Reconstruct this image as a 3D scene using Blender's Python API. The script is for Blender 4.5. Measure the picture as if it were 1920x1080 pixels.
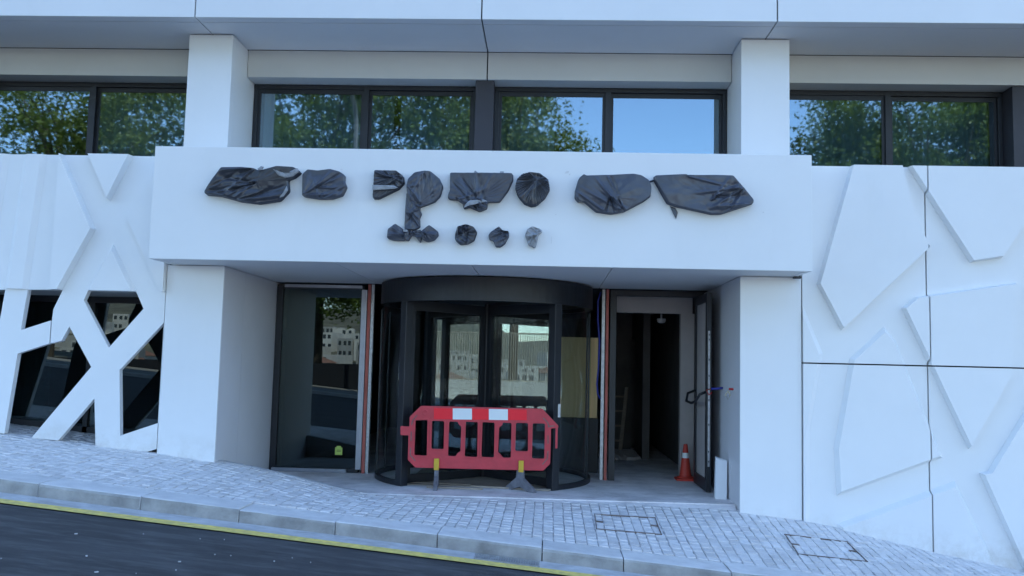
import bpy, bmesh, math, random
from mathutils import Vector, Matrix, noise
from mathutils.geometry import tessellate_polygon
random.seed(7)
for o in list(bpy.data.objects): bpy.data.objects.remove(o)
S = bpy.context.scene
COL = S.collection
# ------------------------------------------------------------------ camera
CAM = Vector((4.378, -9.494, 1.631)); YAW, PIT, ROL, FPX = .0423, .0868, -.0241, 1671.
RM = (Matrix.Rotation(YAW, 3, 'Z') @ Matrix.Rotation(PIT, 3, 'X') @ Matrix.Rotation(ROL, 3, 'Y'))   # columns: right, forward, up
cd = bpy.data.cameras.new('camera'); cam = bpy.data.objects.new('camera', cd); COL.objects.link(cam)
cd.sensor_width = 36; cd.lens = FPX / 1920 * 36; cd.clip_start = .05; cd.clip_end = 3000
rx, fw, up = RM.col[0], RM.col[1], RM.col[2]
cam.matrix_world = Matrix(((rx.x, up.x, -fw.x, CAM.x), (rx.y, up.y, -fw.y, CAM.y), (rx.z, up.z, -fw.z, CAM.z), (0, 0, 0, 1)))
S.camera = cam
S.render.resolution_x, S.render.resolution_y = 1024, 576
# ------------------------------------------------------------------ sky and sun (the sun stands behind the building: the street side is in shade)
SUN_EL, SUN_AZ = math.radians(54), math.radians(28)
W = bpy.data.worlds.new('World'); S.world = W; W.use_nodes = True
nt = W.node_tree; nt.nodes.clear()
sk = nt.nodes.new('ShaderNodeTexSky'); sk.sky_type = 'NISHITA'; sk.sun_disc = False
sk.sun_elevation = SUN_EL; sk.sun_rotation = SUN_AZ; sk.air_density = 1.0; sk.dust_density = .0; sk.ozone_density = 4.0
bg = nt.nodes.new('ShaderNodeBackground'); bg.inputs[1].default_value = .15
wo = nt.nodes.new('ShaderNodeOutputWorld')
nt.links.new(sk.outputs[0], bg.inputs[0]); nt.links.new(bg.outputs[0], wo.inputs[0])
sl = bpy.data.lights.new('sun', 'SUN'); sl.energy = 3.2; sl.angle = math.radians(.53); sl.color = (1, .94, .84)
so = bpy.data.objects.new('sun', sl); COL.objects.link(so)
sd = Vector((math.sin(SUN_AZ) * math.cos(SUN_EL), math.cos(SUN_AZ) * math.cos(SUN_EL), math.sin(SUN_EL)))
so.rotation_euler = sd.to_track_quat('Z', 'Y').to_euler(); so.location = (0, 0, 40)
vs = S.view_settings; vs.view_transform = 'Standard'; vs.look = 'None'; vs.exposure = 1.95; vs.gamma = 1; vs.use_curve_mapping = False
S.render.engine = 'CYCLES'
S.cycles.max_bounces = 10; S.cycles.transparent_max_bounces = 16; S.cycles.glossy_bounces = 5; S.cycles.diffuse_bounces = 4
S.cycles.use_denoising = True; S.cycles.sample_clamp_indirect = 8

# ------------------------------------------------------------------ helpers
def ray(px, py): return RM @ Vector(((px - 960) / FPX, 1, -(py - 540) / FPX))
def atY(px, py, Y):                       # point of the plane Y = const seen at a photograph position
    d = ray(px, py); return CAM + d * ((Y - CAM.y) / d.y)
def atZ(px, py, Z):
    d = ray(px, py); return CAM + d * ((Z - CAM.z) / d.z)
def proj(P):
    d = RM.transposed() @ (Vector(P) - CAM); return 960 + FPX * d.x / d.y, 540 - FPX * d.z / d.y, d.y
def xz(pts, Y): return [(lambda q: (q.x, q.z))(atY(a, b, Y)) for a, b in pts]

class MB:
    def __init__(s): s.v = []; s.f = []
    def add(s, vs, fs):
        n = len(s.v); s.v += [tuple(v) for v in vs]; s.f += [tuple(i + n for i in f) for f in fs]; return s
    def box(s, x0, x1, y0, y1, z0, z1):
        v = [(x, y, z) for z in (z0, z1) for y in (y0, y1) for x in (x0, x1)]
        return s.add(v, [(0, 2, 3, 1), (4, 5, 7, 6), (0, 1, 5, 4), (2, 6, 7, 3), (0, 4, 6, 2), (1, 3, 7, 5)])
    def obox(s, c, ax, ay, az):           # oriented box: centre and three half axes
        c, ax, ay, az = map(Vector, (c, ax, ay, az))
        v = [c + ax * i + ay * j + az * k for k in (-1, 1) for j in (-1, 1) for i in (-1, 1)]
        return s.add(v, [(0, 2, 3, 1), (4, 5, 7, 6), (0, 1, 5, 4), (2, 6, 7, 3), (0, 4, 6, 2), (1, 3, 7, 5)])
    def beam(s, p0, p1, w, h, upv=(0, 0, 1)):
        p0, p1 = Vector(p0), Vector(p1); d = (p1 - p0); L = d.length; d.normalize()
        sx = d.cross(Vector(upv)); sx.normalize(); sz = sx.cross(d)
        return s.obox((p0 + p1) / 2, d * L / 2, sx * w / 2, sz * h / 2)
    def tube(s, pts, r, n=10, cap=True, r1=None):
        pts = [Vector(p) for p in pts]; rings = []; ref = None
        for i, p in enumerate(pts):
            d = (pts[min(i + 1, len(pts) - 1)] - pts[max(i - 1, 0)]).normalized()
            if ref is None or abs(ref.dot(d)) > .95: ref = Vector((0, 0, 1)) if abs(d.z) < .9 else Vector((1, 0, 0))
            a = d.cross(ref).normalized(); b = a.cross(d); ref = b
            rr = r if r1 is None else r + (r1 - r) * i / (len(pts) - 1)
            rings.append([p + (a * math.cos(t) + b * math.sin(t)) * rr for t in [2 * math.pi * k / n for k in range(n)]])
        v = [q for R in rings for q in R]; f = []
        for i in range(len(pts) - 1):
            for k in range(n): f.append((i * n + k, i * n + (k + 1) % n, (i + 1) * n + (k + 1) % n, (i + 1) * n + k))
        if cap: f.append(tuple(reversed(range(n)))); f.append(tuple(range((len(pts) - 1) * n, len(pts) * n)))
        return s.add(v, f)
    def lathe(s, prof, c=(0, 0, 0), n=24):  # prof: (r, z)
        c = Vector(c); v = []; f = []
        for r, z in prof: v += [c + Vector((r * math.cos(2 * math.pi * k / n), r * math.sin(2 * math.pi * k / n), z)) for k in range(n)]
        for i in range(len(prof) - 1):
            for k in range(n): f.append((i * n + k, i * n + (k + 1) % n, (i + 1) * n + (k + 1) % n, (i + 1) * n + k))
        f.append(tuple(reversed(range(n)))); f.append(tuple(range((len(prof) - 1) * n, len(prof) * n)))
        return s.add(v, f)
    def prism(s, outer, holes, y0, y1):   # polygon in XZ with holes, y0 front, y1 back
        loops = [list(outer)] + [list(h) for h in holes]
        flat = [p for l in loops for p in l]; n = len(flat)
        tris = tessellate_polygon([[Vector((a, b, 0)) for a, b in l] for l in loops])
        v = [(a, y0, b) for a, b in flat] + [(a, y1, b) for a, b in flat]; f = []
        for t in tris:
            a, b, c = t
            A, B, D = flat[a], flat[b], flat[c]
            cr = (B[0] - A[0]) * (D[1] - A[1]) - (B[1] - A[1]) * (D[0] - A[0])
            if cr < 0: a, c = c, a
            f.append((a, b, c)); f.append((c + n, b + n, a + n))
        o = 0
        for l in loops:
            m = len(l)
            for i in range(m): f.append((o + i, o + i + n, o + (i + 1) % m + n, o + (i + 1) % m))
            o += m
        return s.add(v, f)
    def arc(s, c, r0, r1, a0, a1, z0, z1, n=24):   # a piece of ring standing on Z
        v = []; f = []
        for i in range(n + 1):
            a = a0 + (a1 - a0) * i / n; ca, sa = math.cos(a), math.sin(a)
            v += [(c[0] + r * ca, c[1] + r * sa, z) for r in (r0, r1) for z in (z0, z1)]
        for i in range(n):
            p, q = i * 4, i * 4 + 4
            f += [(p, p + 1, q + 1, q), (p + 2, q + 2, q + 3, p + 3), (p + 1, p + 3, q + 3, q + 1), (p, q, q + 2, p + 2)]
        f += [(0, 2, 3, 1), (n * 4, n * 4 + 1, n * 4 + 3, n * 4 + 2)]
        return s.add(v, f)
    def mesh(s, name):
        me = bpy.data.meshes.new(name); me.from_pydata(s.v, [], s.f); me.update()
        bm = bmesh.new(); bm.from_mesh(me); bmesh.ops.recalc_face_normals(bm, faces=bm.faces); bm.to_mesh(me); bm.free()
        return me
def add_obj(name, me, m, parent=None, smooth=False, bevel=0):
    o = bpy.data.objects.new(name, me); COL.objects.link(o)
    if m is not None and not me.materials: me.materials.append(m)
    if parent is not None:
        o.parent = parent
        o.matrix_parent_inverse = PINV.get(parent.name, Matrix.Identity(4))
    if smooth:
        for p in me.polygons: p.use_smooth = True
    if bevel:
        b = o.modifiers.new('bevel', 'BEVEL'); b.width = bevel; b.segments = 2; b.limit_method = 'ANGLE'
    return o
def obj(name, mb, m, parent=None, smooth=False, bevel=0): return add_obj(name, mb.mesh(name), m, parent, smooth, bevel)
PINV = {}
def empty(name, loc=(0, 0, 0)):
    e = bpy.data.objects.new(name, None); COL.objects.link(e); e.location = loc; e.empty_display_size = .2
    PINV[e.name] = Matrix.Translation(-Vector(loc)); return e
def tag(o, label=None, cat=None, group=None, kind=None):
    if label: o['label'] = label
    if cat: o['category'] = cat
    if group: o['group'] = group
    if kind: o['kind'] = kind
    return o
def rounded(poly, r):                      # cut every corner with a short arc
    out = []; n = len(poly)
    for i in range(n):
        p, a, b = Vector(poly[i]), Vector(poly[i - 1]), Vector(poly[(i + 1) % n])
        u, w = a - p, b - p; k = min(r, u.length * .45, w.length * .45)
        u.normalize(); w.normalize(); q0, q1 = p + u * k, p + w * k
        for t in (0, .33, .67, 1): out.append(tuple(q0 * (1 - t) ** 2 + p * 2 * t * (1 - t) + q1 * t * t))
    return out
def clip(poly, x0, x1, z0, z1):
    def cut(P, ins, inter):
        o = []
        for i in range(len(P)):
            a, b = P[i - 1], P[i]
            if ins(b):
                if not ins(a): o.append(inter(a, b))
                o.append(b)
            elif ins(a): o.append(inter(a, b))
        return o
    def ix(c): return lambda a, b: (c, a[1] + (b[1] - a[1]) * (c - a[0]) / (b[0] - a[0]))
    def iz(c): return lambda a, b: (a[0] + (b[0] - a[0]) * (c - a[1]) / (b[1] - a[1]), c)
    for ins, it in ((lambda p: p[0] >= x0, ix(x0)), (lambda p: p[0] <= x1, ix(x1)), (lambda p: p[1] >= z0, iz(z0)), (lambda p: p[1] <= z1, iz(z1))):
        if poly: poly = cut(poly, ins, it)
    return poly

# ------------------------------------------------------------------ materials
def mat(name, rgb, rough=.5, metal=0., var=.05, vs=2.5, bump=0., bs=60., stretch=(1, 1, 1), spec=.5, rnd=0., dark=None, coat=0):
    m = bpy.data.materials.new(name); m.use_nodes = True; n = m.node_tree.nodes; l = m.node_tree.links
    b = n['Principled BSDF']; b.inputs['Roughness'].default_value = rough; b.inputs['Metallic'].default_value = metal
    b.inputs['Specular IOR Level'].default_value = spec; b.inputs['Coat Weight'].default_value = coat
    tc = n.new('ShaderNodeTexCoord'); mp = n.new('ShaderNodeMapping'); mp.inputs['Scale'].default_value = stretch
    l.new(tc.outputs['Object'], mp.inputs[0])
    nz = n.new('ShaderNodeTexNoise'); nz.inputs['Scale'].default_value = vs; nz.inputs['Detail'].default_value = 6; nz.inputs['Roughness'].default_value = .6
    l.new(mp.outputs[0], nz.inputs['Vector'])
    rp = n.new('ShaderNodeValToRGB'); rp.color_ramp.elements[0].position = .3; rp.color_ramp.elements[1].position = .7
    lo = dark or tuple(c * (1 - var) for c in rgb)
    rp.color_ramp.elements[0].color = (*lo, 1); rp.color_ramp.elements[1].color = (*[min(1, c * (1 + var * .6)) for c in rgb], 1)
    l.new(nz.outputs['Fac'], rp.inputs[0]); out = rp.outputs[0]
    if rnd:
        oi = n.new('ShaderNodeObjectInfo'); mr = n.new('ShaderNodeMapRange'); mr.inputs[3].default_value = 1 - rnd; mr.inputs[4].default_value = 1 + rnd * .7
        l.new(oi.outputs['Random'], mr.inputs[0]); mx = n.new('ShaderNodeMix'); mx.data_type = 'RGBA'; mx.blend_type = 'MULTIPLY'; mx.inputs[0].default_value = 1
        l.new(out, mx.inputs[6]); cb = n.new('ShaderNodeCombineColor'); [l.new(mr.outputs[0], cb.inputs[i]) for i in range(3)]
        l.new(cb.outputs[0], mx.inputs[7]); out = mx.outputs[2]
    l.new(out, b.inputs['Base Color'])
    if bump:
        n2 = n.new('ShaderNodeTexNoise'); n2.inputs['Scale'].default_value = bs; n2.inputs['Detail'].default_value = 5
        l.new(mp.outputs[0], n2.inputs['Vector']); bp = n.new('ShaderNodeBump'); bp.inputs['Strength'].default_value = bump; bp.inputs['Distance'].default_value = .01
        l.new(n2.outputs['Fac'], bp.inputs['Height']); l.new(bp.outputs[0], b.inputs['Normal'])
    return m
def glass(name, tint, refl, rough=0., rcol=(.95, .97, 1), wob=.0):
    m = bpy.data.materials.new(name); m.use_nodes = True; n = m.node_tree.nodes; l = m.node_tree.links; n.clear()
    o = n.new('ShaderNodeOutputMaterial'); mx = n.new('ShaderNodeMixShader'); t = n.new('ShaderNodeBsdfTransparent'); g = n.new('ShaderNodeBsdfGlossy')
    t.inputs[0].default_value = (*tint, 1); g.inputs['Color'].default_value = (*rcol, 1); g.inputs['Roughness'].default_value = rough
    mx.inputs[0].default_value = refl
    l.new(t.outputs[0], mx.inputs[1]); l.new(g.outputs[0], mx.inputs[2]); l.new(mx.outputs[0], o.inputs[0])
    if wob:
        tc = n.new('ShaderNodeTexCoord'); nz = n.new('ShaderNodeTexNoise'); nz.inputs['Scale'].default_value = .9; nz.inputs['Detail'].default_value = 1
        bp = n.new('ShaderNodeBump'); bp.inputs['Strength'].default_value = wob; bp.inputs['Distance'].default_value = .01
        l.new(tc.outputs['Object'], nz.inputs['Vector']); l.new(nz.outputs['Fac'], bp.inputs['Height']); l.new(bp.outputs[0], g.inputs['Normal'])
    return m
M = dict(
    white=mat('white_cladding', (.81, .81, .80), .45, var=.035, vs=.9, bump=.02, bs=7),
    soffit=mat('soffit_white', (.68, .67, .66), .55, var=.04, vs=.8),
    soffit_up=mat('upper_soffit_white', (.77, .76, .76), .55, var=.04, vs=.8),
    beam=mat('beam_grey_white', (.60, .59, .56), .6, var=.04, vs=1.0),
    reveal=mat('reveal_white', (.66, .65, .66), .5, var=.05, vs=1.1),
    joint=mat('joint_dark', (.03, .03, .035), .9),
    black=mat('black_metal', (.013, .015, .02), .45, var=.25, vs=3, bump=.02),
    darkcol=mat('dark_column', (.035, .033, .042), .5, var=.15, vs=2),
    grey_metal=mat('grey_metal', (.35, .36, .40), .4, .6, var=.12, vs=6),
    galv=mat('galvanised', (.45, .46, .47), .45, .7, var=.25, vs=20),
    primer=mat('pink_primer', (.52, .14, .11), .8, var=.35, vs=12, stretch=(1, 1, .25)),
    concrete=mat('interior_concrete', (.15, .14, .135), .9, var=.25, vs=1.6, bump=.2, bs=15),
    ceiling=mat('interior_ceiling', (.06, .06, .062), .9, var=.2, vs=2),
    lintel=mat('bare_plaster', (.46, .41, .39), .9, var=.12, vs=2.2, bump=.1, bs=20),
    floor=mat('dusty_slab', (.78, .74, .73), .85, var=.28, vs=2.2, bump=.15, bs=30),
    ply=mat('plywood', (.90, .60, .29), .7, var=.12, vs=2.5, stretch=(9, 9, .5)),
    timber=mat('raw_timber', (.36, .30, .24), .8, var=.3, vs=7, stretch=(1, 8, 8)),
    sett=mat('granite_sett', (.74, .71, .69), .75, var=.12, vs=9, bump=.5, bs=70, rnd=.12),
    sett_all=mat('granite_setts', (.74, .71, .69), .75, var=.2, vs=7, bump=.5, bs=70),
    mortar=mat('sett_joint_sand', (.46, .45, .44), .95, var=.35, vs=9, bump=.3, bs=80),
    kerb=mat('granite_kerb', (.70, .68, .66), .75, var=.16, vs=5, bump=.35, bs=90, rnd=.06),
    gutter=mat('concrete_gutter', (.53, .525, .53), .85, var=.25, vs=5, bump=.3, bs=60),
    kerbface=mat('stained_shaded_kerb_face', (.40, .385, .36), .85, var=.38, vs=4, bump=.4, bs=60),  # kerb fronts darker than the tops: brown stains plus shade put into the colour
    yellow=mat('yellow_paint', (.86, .67, .16), .7, var=.2, vs=16, bump=.2, bs=90, dark=(.58, .47, .17)),
    asphalt=mat('asphalt', (.055, .056, .06), .8, var=.4, vs=1.1, bump=.7, bs=160, stretch=(.6, 2.2, 1)),
    speck=mat('paint_fleck', (.6, .6, .6), .8),
    bag=mat('black_bin_bag', (.035, .038, .05), .28, var=.15, vs=9, bump=.1, bs=30, spec=.6),
    bag_matt=mat('charcoal_bin_bag', (.055, .06, .08), .32, var=.12, vs=9, bump=.08, bs=26, spec=.6),
    bag_grey=mat('grey_bag_lining', (.30, .31, .33), .45, var=.3, vs=20, bump=.5, bs=40),
    red=mat('red_plastic', (.56, .045, .06), .5, var=.14, vs=7, bump=.05),
    redtape=mat('red_reflective', (.92, .004, .022), .4, var=.04),
    whitetape=mat('white_reflective', (.78, .82, .82), .35, var=.05),
    yplas=mat('yellow_plastic', (.66, .42, .03), .5, var=.1, vs=9),
    foot=mat('grey_recycled_plastic', (.17, .17, .19), .8, var=.3, vs=12, bump=.3),
    cone=mat('cone_red', (.58, .05, .03), .5, var=.1, vs=8),
    foam=mat('white_foam', (.80, .80, .80), .8, var=.04, vs=5, bump=.1, bs=40),
    rust=mat('rusty_steel', (.20, .16, .14), .8, .2, var=.4, vs=14, bump=.3),
    blue=mat('blue_cable', (.03, .04, .30), .5), redc=mat('red_cable', (.5, .03, .03), .5), tan=mat('tan_cable', (.55, .48, .33), .6),
    curtain=mat('curtain_cloth', (.62, .66, .66), .9, var=.08, vs=5, stretch=(6, 1, .3)),
    lime=mat('lime_sticker', (.45, .6, .12), .6),
    win=glass('tinted_window_glass', (.55, .64, .66), .22, rough=.02, rcol=(.74, .90, 1), wob=.010),
    shop=glass('entrance_glass', (.20, .27, .28), .085, rcol=(.85, 1, 1), wob=.006),
    clear=glass('drum_glass', (.88, .91, .91), .045),
    rear=glass('rear_door_glass', (.30, .34, .33), .44),
    bark=mat('bark', (.10, .08, .06), .9, var=.4, vs=5, bump=.6, bs=20),
    leafA=mat('leaf_green', (.10, .155, .03), .5, var=.55, vs=.7, spec=.35),
    leafB=mat('leaf_olive', (.13, .175, .04), .5, var=.5, vs=.8, spec=.35),
    grass=mat('dry_hillside', (.13, .125, .085), .95, var=.6, vs=.09),
    ground=mat('ground_stone', (.28, .27, .25), .9, var=.3, vs=.4),
    parapet=mat('parapet_render', (.62, .62, .60), .8, var=.12, vs=1),
    slat=mat('fence_slat_metal', (.46, .42, .35), .6, var=.1), hoard=mat('dark_hoarding', (.012, .014, .02), .6),
    house=mat('house_white', (.50, .48, .44), .85, var=.15, vs=.5, rnd=.4), roof=mat('red_roof', (.24, .12, .085), .85, var=.3, vs=1), hwin=mat('house_window', (.03, .04, .05), .2),
)
def grime(m):
    n = m.node_tree.nodes; l = m.node_tree.links; b = n['Principled BSDF']; src = b.inputs['Base Color'].links[0].from_socket
    tc = n.new('ShaderNodeTexCoord'); sp = n.new('ShaderNodeSeparateXYZ'); l.new(tc.outputs['Object'], sp.inputs[0])
    ma = n.new('ShaderNodeMath'); ma.operation = 'MULTIPLY_ADD'; ma.inputs[1].default_value = .09; l.new(sp.outputs[0], ma.inputs[0]); l.new(sp.outputs[2], ma.inputs[2])
    mr = n.new('ShaderNodeMapRange'); mr.inputs[1].default_value = .82; mr.inputs[2].default_value = .5; mr.inputs[3].default_value = 0; mr.inputs[4].default_value = 1; l.new(ma.outputs[0], mr.inputs[0])
    nz = n.new('ShaderNodeTexNoise'); nz.inputs['Scale'].default_value = 4.5; nz.inputs['Detail'].default_value = 9; nz.inputs['Roughness'].default_value = .7; l.new(tc.outputs['Object'], nz.inputs['Vector'])
    r2 = n.new('ShaderNodeMapRange'); r2.inputs[1].default_value = .42; r2.inputs[2].default_value = .72; l.new(nz.outputs['Fac'], r2.inputs[0])
    mm = n.new('ShaderNodeMath'); mm.operation = 'MULTIPLY'; l.new(mr.outputs[0], mm.inputs[0]); l.new(r2.outputs[0], mm.inputs[1])
    mx = n.new('ShaderNodeMix'); mx.data_type = 'RGBA'; mx.inputs[7].default_value = (.62, .59, .54, 1); l.new(mm.outputs[0], mx.inputs[0]); l.new(src, mx.inputs[6]); l.new(mx.outputs[2], b.inputs['Base Color'])
grime(M['white'])
def dust(m, col, scale, lo, hi, stretch=(1, 1, 1), amount=.6):
    n = m.node_tree.nodes; l = m.node_tree.links; b = n['Principled BSDF']; src = b.inputs['Base Color'].links[0].from_socket
    tc = n.new('ShaderNodeTexCoord'); mp = n.new('ShaderNodeMapping'); mp.inputs['Scale'].default_value = stretch; mp.inputs['Rotation'].default_value = (0, 0, .1); l.new(tc.outputs['Object'], mp.inputs[0])
    nz = n.new('ShaderNodeTexNoise'); nz.inputs['Scale'].default_value = scale; nz.inputs['Detail'].default_value = 10; nz.inputs['Roughness'].default_value = .72; l.new(mp.outputs[0], nz.inputs['Vector'])
    mr = n.new('ShaderNodeMapRange'); mr.inputs[1].default_value = lo; mr.inputs[2].default_value = hi; mr.inputs[4].default_value = amount; l.new(nz.outputs['Fac'], mr.inputs[0])
    mx = n.new('ShaderNodeMix'); mx.data_type = 'RGBA'; mx.inputs[7].default_value = (*col, 1); l.new(mr.outputs[0], mx.inputs[0]); l.new(src, mx.inputs[6]); l.new(mx.outputs[2], b.inputs['Base Color'])
dust(M['asphalt'], (.15, .15, .155), 2.2, .46, .78, (.7, 2.6, 1), .9); dust(M['asphalt'], (.30, .30, .30), 60, .66, .74, (1, 1, 1), .5)
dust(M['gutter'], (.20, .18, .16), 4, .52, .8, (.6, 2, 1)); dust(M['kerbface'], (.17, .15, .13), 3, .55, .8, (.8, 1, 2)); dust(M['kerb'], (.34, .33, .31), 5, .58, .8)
dust(M['sett'], (.36, .35, .34), 2.5, .55, .85); dust(M['sett_all'], (.36, .35, .34), 2.5, .55, .85); dust(M['floor'], (.36, .32, .30), 3, .5, .8, (1, 1, 1), .8)
dust(M['red'], (.36, .10, .10), 14, .58, .8, (1, 1, 1), .5); dust(M['white'], (.66, .66, .64), 1.3, .6, .9, (1.6, 1.6, .35), .35); dust(M['black'], (.03, .031, .036), 5, .55, .85)
dust(M['yplas'], (.3, .2, .06), 20, .55, .8)
def translucent_leaf(m):
    n = m.node_tree.nodes; l = m.node_tree.links; b = n['Principled BSDF']; o = n['Material Output']
    tr = n.new('ShaderNodeBsdfTranslucent'); tr.inputs[0].default_value = (.16, .24, .03, 1); mx = n.new('ShaderNodeMixShader'); mx.inputs[0].default_value = .35
    l.new(b.outputs[0], mx.inputs[1]); l.new(tr.outputs[0], mx.inputs[2]); l.new(mx.outputs[0], o.inputs[0])
translucent_leaf(M['leafA']); translucent_leaf(M['leafB'])

# ------------------------------------------------------------------ levels
YP, YW, YU, YB, YG = .63, 2.68, .83, 1.37, 1.65       # lower pillar front, entrance glazing, upper pillar front, beam face, upper glazing
ZC0, ZC1, ZF, ZS, ZBM = 2.70, 3.95, .13, 5.54, 5.19   # canopy bottom/top, entrance floor, upper soffit, beam bottom
WALL = [(-40, 4.0), (-8, 1.23), (-1.9, .709), (-.79, .607), (-.07, .542), (.62, .455), (.97, .40), (1.36, .325), (1.68, .26), (2.04, .18), (2.4, .14), (3.6, .12), (4.85, .115), (5.9, .10), (6.53, .09), (7.2, .025), (7.6, -.044), (8.6, -.269), (9.6, -.465), (12, -.86), (45, -3.9)]
def lerp(T, x):
    for (a, b), (c, d) in zip(T, T[1:]):
        if x <= c: return b + (d - b) * (x - a) / (c - a)
    return T[-1][1]
def zwall(x): return lerp(WALL, x)
def zkerb(x): return .523 - .092 * (max(-40, min(45, x)) + .78)
YK0, YK1, YWL = -1.53, -1.13, .75
def zg(x, y):
    t = max(0., min(1., (y - YK1) / (YWL - YK1))); return zkerb(x) * (1 - t) + zwall(x) * t
KH = .12
def zroad(x, y): return zkerb(x) - KH + .015 * min(2.5, max(0, -y - 1.96))

# ------------------------------------------------------------------ ground, road, gutter, kerb
def sheet(name, xs, ys, zf, m, kind='structure', parent=None):
    b = MB(); nx = len(xs)
    b.v = [(x, y, zf(x, y)) for y in ys for x in xs]
    b.f = [(j * nx + i, j * nx + i + 1, (j + 1) * nx + i + 1, (j + 1) * nx + i) for j in range(len(ys) - 1) for i in range(nx - 1)]
    o = obj(name, b, m, parent, smooth=True)
    if kind: tag(o, kind=kind)
    return o
XS = [-42 + i for i in range(88)]
FX = [-1500, -400, -240, -200, -170, -145, -120, -100, -80, -60, -50] + XS + [70, 120, 400, 1500]
def hillz(x, y):
    if y > -24: return zroad(x, -8) - .06
    d = -24 - y; base = zroad(max(-40, min(45, x)), -8) - .06
    fall = -9 * min(1, d / 60.)
    rise = 0
    if d > 130: rise = (d - 130) * (.092 + .008 * math.sin(x * .03 + 1.1) - .036 * math.tanh((x + 38) / 12.)) + 2.5 * noise.noise(Vector((x * .02, y * .02, 3)))
    return base * max(0, 1 - d / 80.) + fall + min(rise, 46)
sheet('ground', FX, [1500, 400, 60, 20, 8, 3.2] + [-2.2 - .5 * i for i in range(8)] + [-10, -16, -20, -24, -30, -40, -52, -64, -76, -88, -100, -115, -130, -150, -170, -190, -210, -230, -250, -275, -300, -330, -360, -400, -460, -600, -1500],
      lambda x, y: (hillz(x, y) if y < -2.5 else zkerb(x) - .35), M['grass'])
sheet('road', XS, [-1.96 - .46 * i for i in range(24)], zroad, M['asphalt'])
sheet('gutter', [-42 + .5 * i for i in range(175)], [-1.82, -1.53], lambda x, y: zroad(x, -2) + .004, M['gutter'])
sheet('yellow_line', [-42 + .25 * i for i in range(350)], [-1.96, -1.80], lambda x, y: zroad(x, -2) + .009, M['yellow'])
sheet('far_pavement', XS, [-15.6, -12.6], lambda x, y: zroad(x, -8) + .10, M['ground'])
kb = MB()
for i in range(len(XS) - 1):
    x0, x1 = XS[i], XS[i + 1]; kb.add([(x0, -12.6, zroad(x0, -8) - .05), (x1, -12.6, zroad(x1, -8) - .05), (x1, -12.6, zroad(x1, -8) + .104), (x0, -12.6, zroad(x0, -8) + .104), (x0, -12.45, zroad(x0, -8) - .05), (x1, -12.45, zroad(x1, -8) - .05), (x1, -12.45, zroad(x1, -8) + .104), (x0, -12.45, zroad(x0, -8) + .104)], [(4, 5, 6, 7), (7, 6, 2, 3)])
tag(obj('far_kerb', kb, M['kerb']), kind='structure')
# paint and mortar flecks on the road: thin chips lying on the asphalt
fl = MB()
for i in range(120):
    x = random.uniform(-1.2, 5.5); y = random.uniform(-5.2, -2.05); r = random.choice((.0015, .002, .002, .003, .003, .006)) * random.uniform(.6, 1.3); a = random.random() * 6
    fl.obox((x, y, zroad(x, y) + .006), (r * 1.6 * math.cos(a), r * 1.6 * math.sin(a), 0), (-r * math.sin(a), r * math.cos(a), 0), (0, 0, .003))
tag(obj('road_flecks', fl, M['speck']), 'pale paint and mortar flecks scattered on the dark asphalt', 'debris', kind='stuff')

# kerb stones
kerb = sheet('kerb', [-42 + .5 * i for i in range(175)], [YK0 + .03, YK1 - .02], lambda x, y: zkerb(x) - .05, M['mortar'])
kj = [-9.0 + i * .98 for i in range(10)] + [.763, 1.66, 2.526, 3.436, 4.36, 5.07, 6.0, 6.92, 7.9, 8.8, 9.7, 10.6, 11.5, 12.5]
for a, b_ in zip(kj, kj[1:]):
    if b_ - a < .2: continue
    q = MB(); g = .005; dz = random.uniform(-.006, .006); n = 5; rows = []
    prof = [(YK1 - .004, -.12), (YK1 - .004, -.008), (YK1 - .012, 0), (YK0 + .025, 0), (YK0 + .008, -.006), (YK0 + random.uniform(-.004, .004), -.025), (YK0, -KH - .02)]
    for i in range(n + 1):
        x = a + g + (b_ - a - 2 * g) * i / n
        for y, z in prof: q.v.append((x, y + random.uniform(-.003, .003) * (abs(z) < .1), zkerb(x) + z + dz + random.uniform(-.002, .002)))
    m_ = len(prof)
    for i in range(n):
        for k in range(m_ - 1): q.f.append((i * m_ + k, (i + 1) * m_ + k, (i + 1) * m_ + k + 1, i * m_ + k + 1))
    q.f.append(tuple(range(m_))); q.f.append(tuple(reversed(range(n * m_, n * m_ + m_))))
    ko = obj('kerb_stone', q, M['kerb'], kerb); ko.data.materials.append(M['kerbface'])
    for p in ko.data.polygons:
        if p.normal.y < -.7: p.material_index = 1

# pavement: mortar bed with granite setts
PX = [-8 + .25 * i for i in range(85)]
pav = sheet('pavement', PX, [YK1 - .01, -.6, 0, .4, YWL], lambda x, y: zg(x, y) - .012, M['mortar'])
sheet('pavement_recess', [x for x in PX if x <= -.05], [YWL, 1.2, 2.0, 2.7], lambda x, y: zwall(x) - .012, M['mortar'], None, pav)
def sett_mesh(k):
    r = random.Random(k); b = bmesh.new(); bmesh.ops.create_cube(b, size=1)
    for v in b.verts: v.co.x += r.uniform(-.05, .05); v.co.y += r.uniform(-.04, .04)
    top = [f for f in b.faces if f.normal.z > .9][0]
    bmesh.ops.bevel(b, geom=list(top.edges) + [e for e in b.edges if abs(e.verts[0].co.z - e.verts[1].co.z) > .5], offset=.06, segments=1, affect='EDGES')
    for v in b.verts:
        if v.co.z > .3: v.co.z += r.uniform(-.07, .07)
    bot = [f for f in b.faces if f.normal.z < -.9]; bmesh.ops.delete(b, geom=bot, context='FACES')
    me = bpy.data.meshes.new('sett'); b.to_mesh(me); b.free(); me.materials.append(M['sett']); return me
SM = [sett_mesh(k) for k in range(8)]
setts = []
x = -5.0
rs = random.Random(3)
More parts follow.
